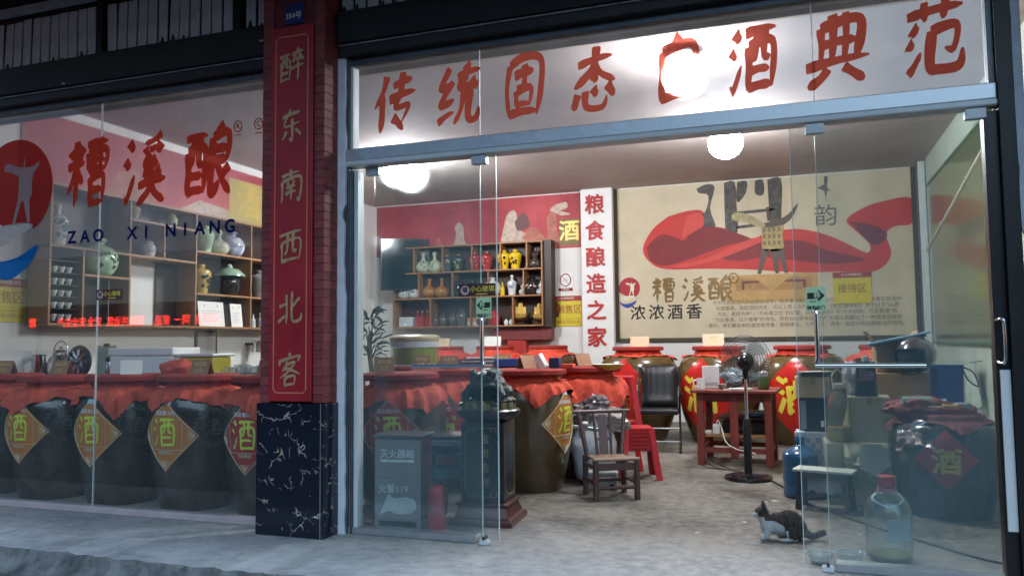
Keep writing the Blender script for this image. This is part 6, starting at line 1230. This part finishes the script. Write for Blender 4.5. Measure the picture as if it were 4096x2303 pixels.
t = thing('helmet', 'glossy dark brown motorcycle helmet with open face on the tall box', 'helmet', (.90, 2.42, .975), -.6); t.scale = (1.12, 1.12, 1.12); hm = mat('brown_helmet', (.07, .045, .045), .14, var=.1, coat=.8)
n = 20; vs = []; fs = []
def hk(a, e): return abs((a + PI / 2 + PI) % (2 * PI) - PI) < .95 and -.75 < e < .30
for j in range(15):
    e = -.85 + (PI / 2 + .85) * j / 14
    for i in range(32):
        a = 2 * PI * i / 32; vs.append((.135 * math.cos(e) * math.cos(a), .155 * math.cos(e) * math.sin(a), .125 + .135 * math.sin(e)))
for j in range(14):
    for i in range(32):
        a = 2 * PI * (i + .5) / 32; e = -.85 + (PI / 2 + .85) * (j + .5) / 14
        if not hk(a, e): fs.append((j * 32 + i, j * 32 + (i + 1) % 32, (j + 1) * 32 + (i + 1) % 32, (j + 1) * 32 + i))
MB().add(vs, fs).build('shell', hm, t, smooth=60); MB().ell((0, .01, .12), (.122, .138, .115), n=20).build('liner', mat('helmet_liner', (.012, .012, .014), .8), t, smooth=60); MB().tube([(.1, -.05, .03), (.05, -.1, -.0), (-.05, -.1, .0), (-.1, -.05, .03)], .008, 6).build('strap', black_m, t)
t = thing('blue_folder', 'thin blue folder lying aslant on top of the open box', 'folder', (.78, 2.5, 1.245), .1); MB().box(-.24, .24, -.1, .1, 0, .014).build('cover', mat('sky_blue_plastic', (.16, .30, .42), .3), t, rot=(.0, -.2, 0), bev=.003); MB().box(-.21, .2, -.09, .09, -.018, -.002).build('pages', mat('dark_pages', (.05, .07, .09), .5), t, rot=(0, -.2, 0))
t = thing('red_cloth_heap', 'faded red cloth heaped over the squat jar', 'cloth', (.93, 1.72, .68)); crumple(MB(), (-.1, .0, .06), .22, .16, .09, 12.2, 16, .35).build('cloth', mat('faded_red_cotton', (.22, .055, .05)), t, smooth=50)
t = thing('blue_bag', 'blue gift bag with dark cord handle standing on the squat jar', 'bag', (1.03, 1.86, .785), -.2); bb = mat('blue_paper_bag', (.05, .09, .30), .45, var=.2, scale=5); MB().add([(-.105, -.05, 0), (.105, -.05, 0), (.105, .05, 0), (-.105, .05, 0), (-.11, -.045, .27), (.11, -.045, .27), (.11, .045, .27), (-.11, .045, .27), (-.1, -.035, .268), (.1, -.035, .268), (.1, .035, .268), (-.1, .035, .268), (-.09, -.03, .02), (.09, -.03, .02), (.09, .03, .02), (-.09, .03, .02)], [(0, 3, 2, 1), (0, 1, 5, 4), (1, 2, 6, 5), (2, 3, 7, 6), (3, 0, 4, 7), (4, 5, 9, 8), (5, 6, 10, 9), (6, 7, 11, 10), (7, 4, 8, 11), (8, 9, 13, 12), (9, 10, 14, 13), (10, 11, 15, 14), (11, 8, 12, 15), (12, 13, 14, 15)]).build('bag', bb, t); MB().tube(crom([(.09, -.05, .26), (.17, -.05, .22), (.2, -.05, .12), (.14, -.05, .16), (.105, -.05, .24)], 4), .006, 6).build('handle', black_m, t); MB().plate([(-.1, .02), (-.06, .02), (-.06, .25), (-.1, .25)], -.052).build('dark_fold', mat('navy_print', (.02, .035, .14), .5), t)
t = thing('green_bottle', 'pale green plastic bottle lying on the squat jar', 'bottle', (.80, 1.66, .80), .2); MB().lathe(crom([(.03, 0), (.035, .01), (.035, .16), (.03, .2), (.014, .24), (.014, .27)], 3), 18).build('bottle', mat('pale_green_pet', (.33, .42, .37), .15, coat=.5), t, smooth=40, rot=(0, PI / 2, 0), loc=(-.1, 0, 0)); MB().lathe([(.017, .268), (.017, .295), (0, .297)], 14).build('cap', wp, t, rot=(0, PI / 2, 0), loc=(-.1, 0, 0))
t = thing('foil_pack', 'shiny silver foil pack draped on the front of the squat jar', 'foil pack', (.80, 1.50, .57), -.3); n = 10; vs = [(-.16 + .32 * i / n, -.06 + .10 * j / n + .03 * noise.noise((i * .5, j * .5, 4)), -.05 + .16 * j / n - .05 * abs(-1 + 2 * i / n) + .03 * noise.noise((i * .8, j * .8, 9))) for j in range(n + 1) for i in range(n + 1)]; MB().add(vs, [(j * (n + 1) + i, j * (n + 1) + i + 1, (j + 1) * (n + 1) + i + 1, (j + 1) * (n + 1) + i) for j in range(n) for i in range(n)]).build('foil', mat('silver_foil', (.42, .38, .36), .14, .75, var=.35, scale=9), t, smooth=18)
t = thing('sandals', 'small brown and ochre packets tucked under the blue bag', 'packets', (.92, 1.62, .74)); 
for k, c in enumerate(((.30, .17, .12), (.45, .30, .08), (.35, .33, .3))): MB().box(-.06 + .09 * k, .04 + .09 * k, -.05, .03, .0, .035 + .01 * k).build('packet', mat('packet_%d' % k, c, .5), t, bev=.01, rot=(0, 0, .2 * k - .2))
# ------------------------------------------------------------------ big clear bottle, bowls, small litter
pet = glassmat('clear_pet', tint=(.94, .97, .97), haze=.035, hazecol=(.55, .65, .68), scatter=.02, f0=.07)
t = thing('clear_bottle', 'big empty clear plastic bottle with red cap inside the right door', 'bottle', (.46, .33, 0)); t.scale = (1.16, 1.16, 1.03)
pf = crom([(.085, 0), (.105, .01), (.108, .03), (.103, .045), (.108, .06), (.103, .075), (.108, .09), (.103, .105), (.108, .12), (.103, .14), (.108, .16), (.108, .21), (.108, .24), (.104, .28), (.085, .33), (.055, .365), (.036, .38), (.034, .40)], 3)
MB().lathe([(.02, .004)] + pf + [(.031, .40), (.033, .378), (.052, .36), (.081, .326), (.1, .277), (.104, .24), (.104, .16), (.1, .05), (.1, .012), (.02, .008)], 40, caps=False).build('bottle', pet, t, smooth=35)
MB().lathe([(.04, .395), (.043, .40), (.043, .45), (.038, .455), (0, .456)], 22).build('cap', mat('red_cap', (.40, .02, .03), .35), t, smooth=35); MB().lathe([(.045, .365), (.045, .39)], 22).build('neck_ring', mat('pink_ring', (.42, .14, .16), .4), t)
MB().lathe([(.085, .013), (.096, .02), (.098, .035), (0, .036)], 30).build('residue', mat('yellow_residue', (.28, .27, .08), .2, var=.3), t)
W0 = MB(); 
vs = [(.1095 * math.cos(a), .1095 * math.sin(a), z) for z in (.12, .24) for a in [-PI / 2 - .1 + k * .12 for k in range(10)]]; W0.add(vs, [(i, i + 1, 10 + i + 1, 10 + i) for i in range(9)]).build('paper_label', mat('pale_label', (.45, .52, .54), .5), t)
MB().tube(crom([(-.05, -.02, .36), (-.07, -.05, .33), (.0, -.09, .30), (.06, -.06, .33), (.05, -.02, .36)], 5), .006, 6).build('carry_strap', mat('pale_strap', (.6, .68, .72), .4), t)
for k, (x, y, lab) in enumerate(((.085, .12, 'left clear plastic bowl on the floor by the right door'), (.245, .17, 'right clear plastic bowl on the floor by the right door'))):
    t = thing('plastic_bowl', lab, 'bowl', (x, y, 0), k * .5, 'clear plastic bowls on the floor'); MB().lathe([(.045, .002), (.05, .004), (.068, .05), (.076, .056), (.076, .06), (.066, .056), (.047, .008), (.0, .006)], 30, caps=False).build('bowl', pet, t, smooth=40); MB().tube([(.075 * math.cos(a), .075 * math.sin(a), .059) for a in [q * PI / 15 for q in range(30)]], .003, 5, closed=True).build('rim', mat('milky_rim', (.45, .52, .55), .3), t); MB().lathe([(.046, .008), (.05, .02), (0, .021)], 20).build('feed', mat('watery_grey', (.33, .37, .38), .15), t)
for k in range(9):
    x, y = RND.uniform(-1.6, .9), RND.uniform(.5, 3.4); s = RND.uniform(.012, .03)
    tag(MB().add([(s * math.cos(q * 1.05) * RND.uniform(.6, 1.2), s * math.sin(q * 1.05) * RND.uniform(.6, 1.2), 0) for q in range(6)] + [(0, 0, .006)], [(q, (q + 1) % 6, 6) for q in range(6)]).build('paper_scrap', mat('scrap_white', (.5, .5, .48), .8), loc=(x, y, .003)), 'tiny pale paper scrap on the shop floor', 'scrap', 'paper scraps on the floor')
# ------------------------------------------------------------------ cat
t = thing('cat', 'small tabby and white cat crouching on the shop floor, facing left', 'cat', (-.135, .62, 0), .12)
cm = MB()
# body faces -x; crouched loaf with chest forward and haunch behind
cm.ell((.055, .01, .105), (.085, .062, .078), rot3(y=.25), 20); cm.ell((-.01, .0, .10), (.075, .055, .07), n=20); cm.ell((-.075, -.005, .09), (.05, .048, .062), n=18)
cm.ell((.095, .0, .075), (.062, .07, .066), n=18); cm.ell((.075, -.045, .05), (.05, .03, .05), n=14); cm.ell((.075, .05, .05), (.05, .03, .05), n=14)
cm.tube([(-.085, -.005, .11), (-.105, -.008, .145)], [.042, .038], 12); cm.ell((-.112, -.01, .165), (.044, .042, .039), n=18); cm.ell((-.15, -.014, .152), (.02, .02, .016), n=12); cm.ell((-.125, -.03, .155), (.018, .015, .016), n=10); cm.ell((-.125, .012, .155), (.018, .015, .016), n=10)
for s in (-1, 1):
    cm.tube([(-.100, s * .026 - .01, .190), (-.100, s * .032 - .01, .212), (-.103, s * .036 - .01, .236)], [.017, .012, .0035], 8)
    cm.tube([(-.08, s * .026, .08), (-.088, s * .03, .03), (-.10, s * .03, .014)], [.022, .017, .015], 10); cm.ell((-.108, s * .03, .011), (.024, .014, .011), n=10)
    cm.ell((.02, s * .062, .012), (.042, .014, .011), n=10)
cm.tube(crom([(.145, .0, .05), (.175, .01, .03), (.21, .02, .03), (.245, .03, .042), (.27, .035, .05)], 4), [.026, .025, .024, .023, .022, .021, .021, .020, .020, .020, .020, .020, .020, .019, .019, .018, .014], 10)
me = remesh(cm, .0048, 4)
fur = [mat('tabby_fur', (.05, .042, .036), .85, var=.55, scale=26, col2=(.085, .07, .06), bump=.5, bscale=160, stretch=(2.2, 1, 1)), mat('white_fur', (.66, .68, .68), .9, var=.06, bump=.5, bscale=160)]
for m in fur: me.materials.append(m)
for p in me.polygons:
    c = p.center; nz = .02 * noise.noise(c * 22)
    white = (c.x < .02 and c.z < .118 + nz - (c.x + .06) * .25 and c.x < .03 + nz) or c.z < .021 + nz * .4 and c.x < .1 or (c.x < -.138 and c.z < .17 + nz * .5) or (c.x < -.1 and c.z < .146 + nz * .3) or (c.x < .04 and c.z < .06 + nz)
    if c.x > .14: white = False
    p.material_index = 1 if white else 0; p.use_smooth = True
put('body', me, t)
fr_ = MB(); rn = random.Random(5)
for p in me.polygons:
    for q in range(2):
        c = me.vertices[p.vertices[q * 2 % len(p.vertices)]].co; nn = p.normal
        d = (nn * .55 + Vector((.6, rn.uniform(-.25, .25), -.25))).normalized() * rn.uniform(.005, .010)
        s_ = nn.cross(d); s_ = s_.normalized() * .0009 if s_.length > 1e-6 else Vector((0, .0009, 0))
        fr_.add([c - s_, c + s_, c + d], [(0, 1, 2)], p.material_index)
fo_ = bpy.data.meshes.new('fur'); fo_.from_pydata(fr_.v, [], fr_.f); fo_.polygons.foreach_set('material_index', fr_.m)
for m in fur: fo_.materials.append(m)
put('fur', fo_, t)['kind'] = 'stuff'
for s in (-1, 1):
    MB().ell((-.1475, -.012 + s * .02, .172), (.0045, .0055, .006), n=10).build('eye', mat('cat_eye', (.18, .17, .04), .1, coat=.8), t)
    MB().add([(-.115, s * .026 - .01, .196), (-.116, s * .038 - .01, .196), (-.110, s * .036 - .01, .226)], [(0, 1, 2)]).build('inner_ear', mat('ear_pink', (.28, .17, .15), .8), t)
MB().ell((-.1695, -.014, .157), (.004, .005, .0035), n=8).build('nose', mat('cat_nose', (.25, .1, .09), .5), t)
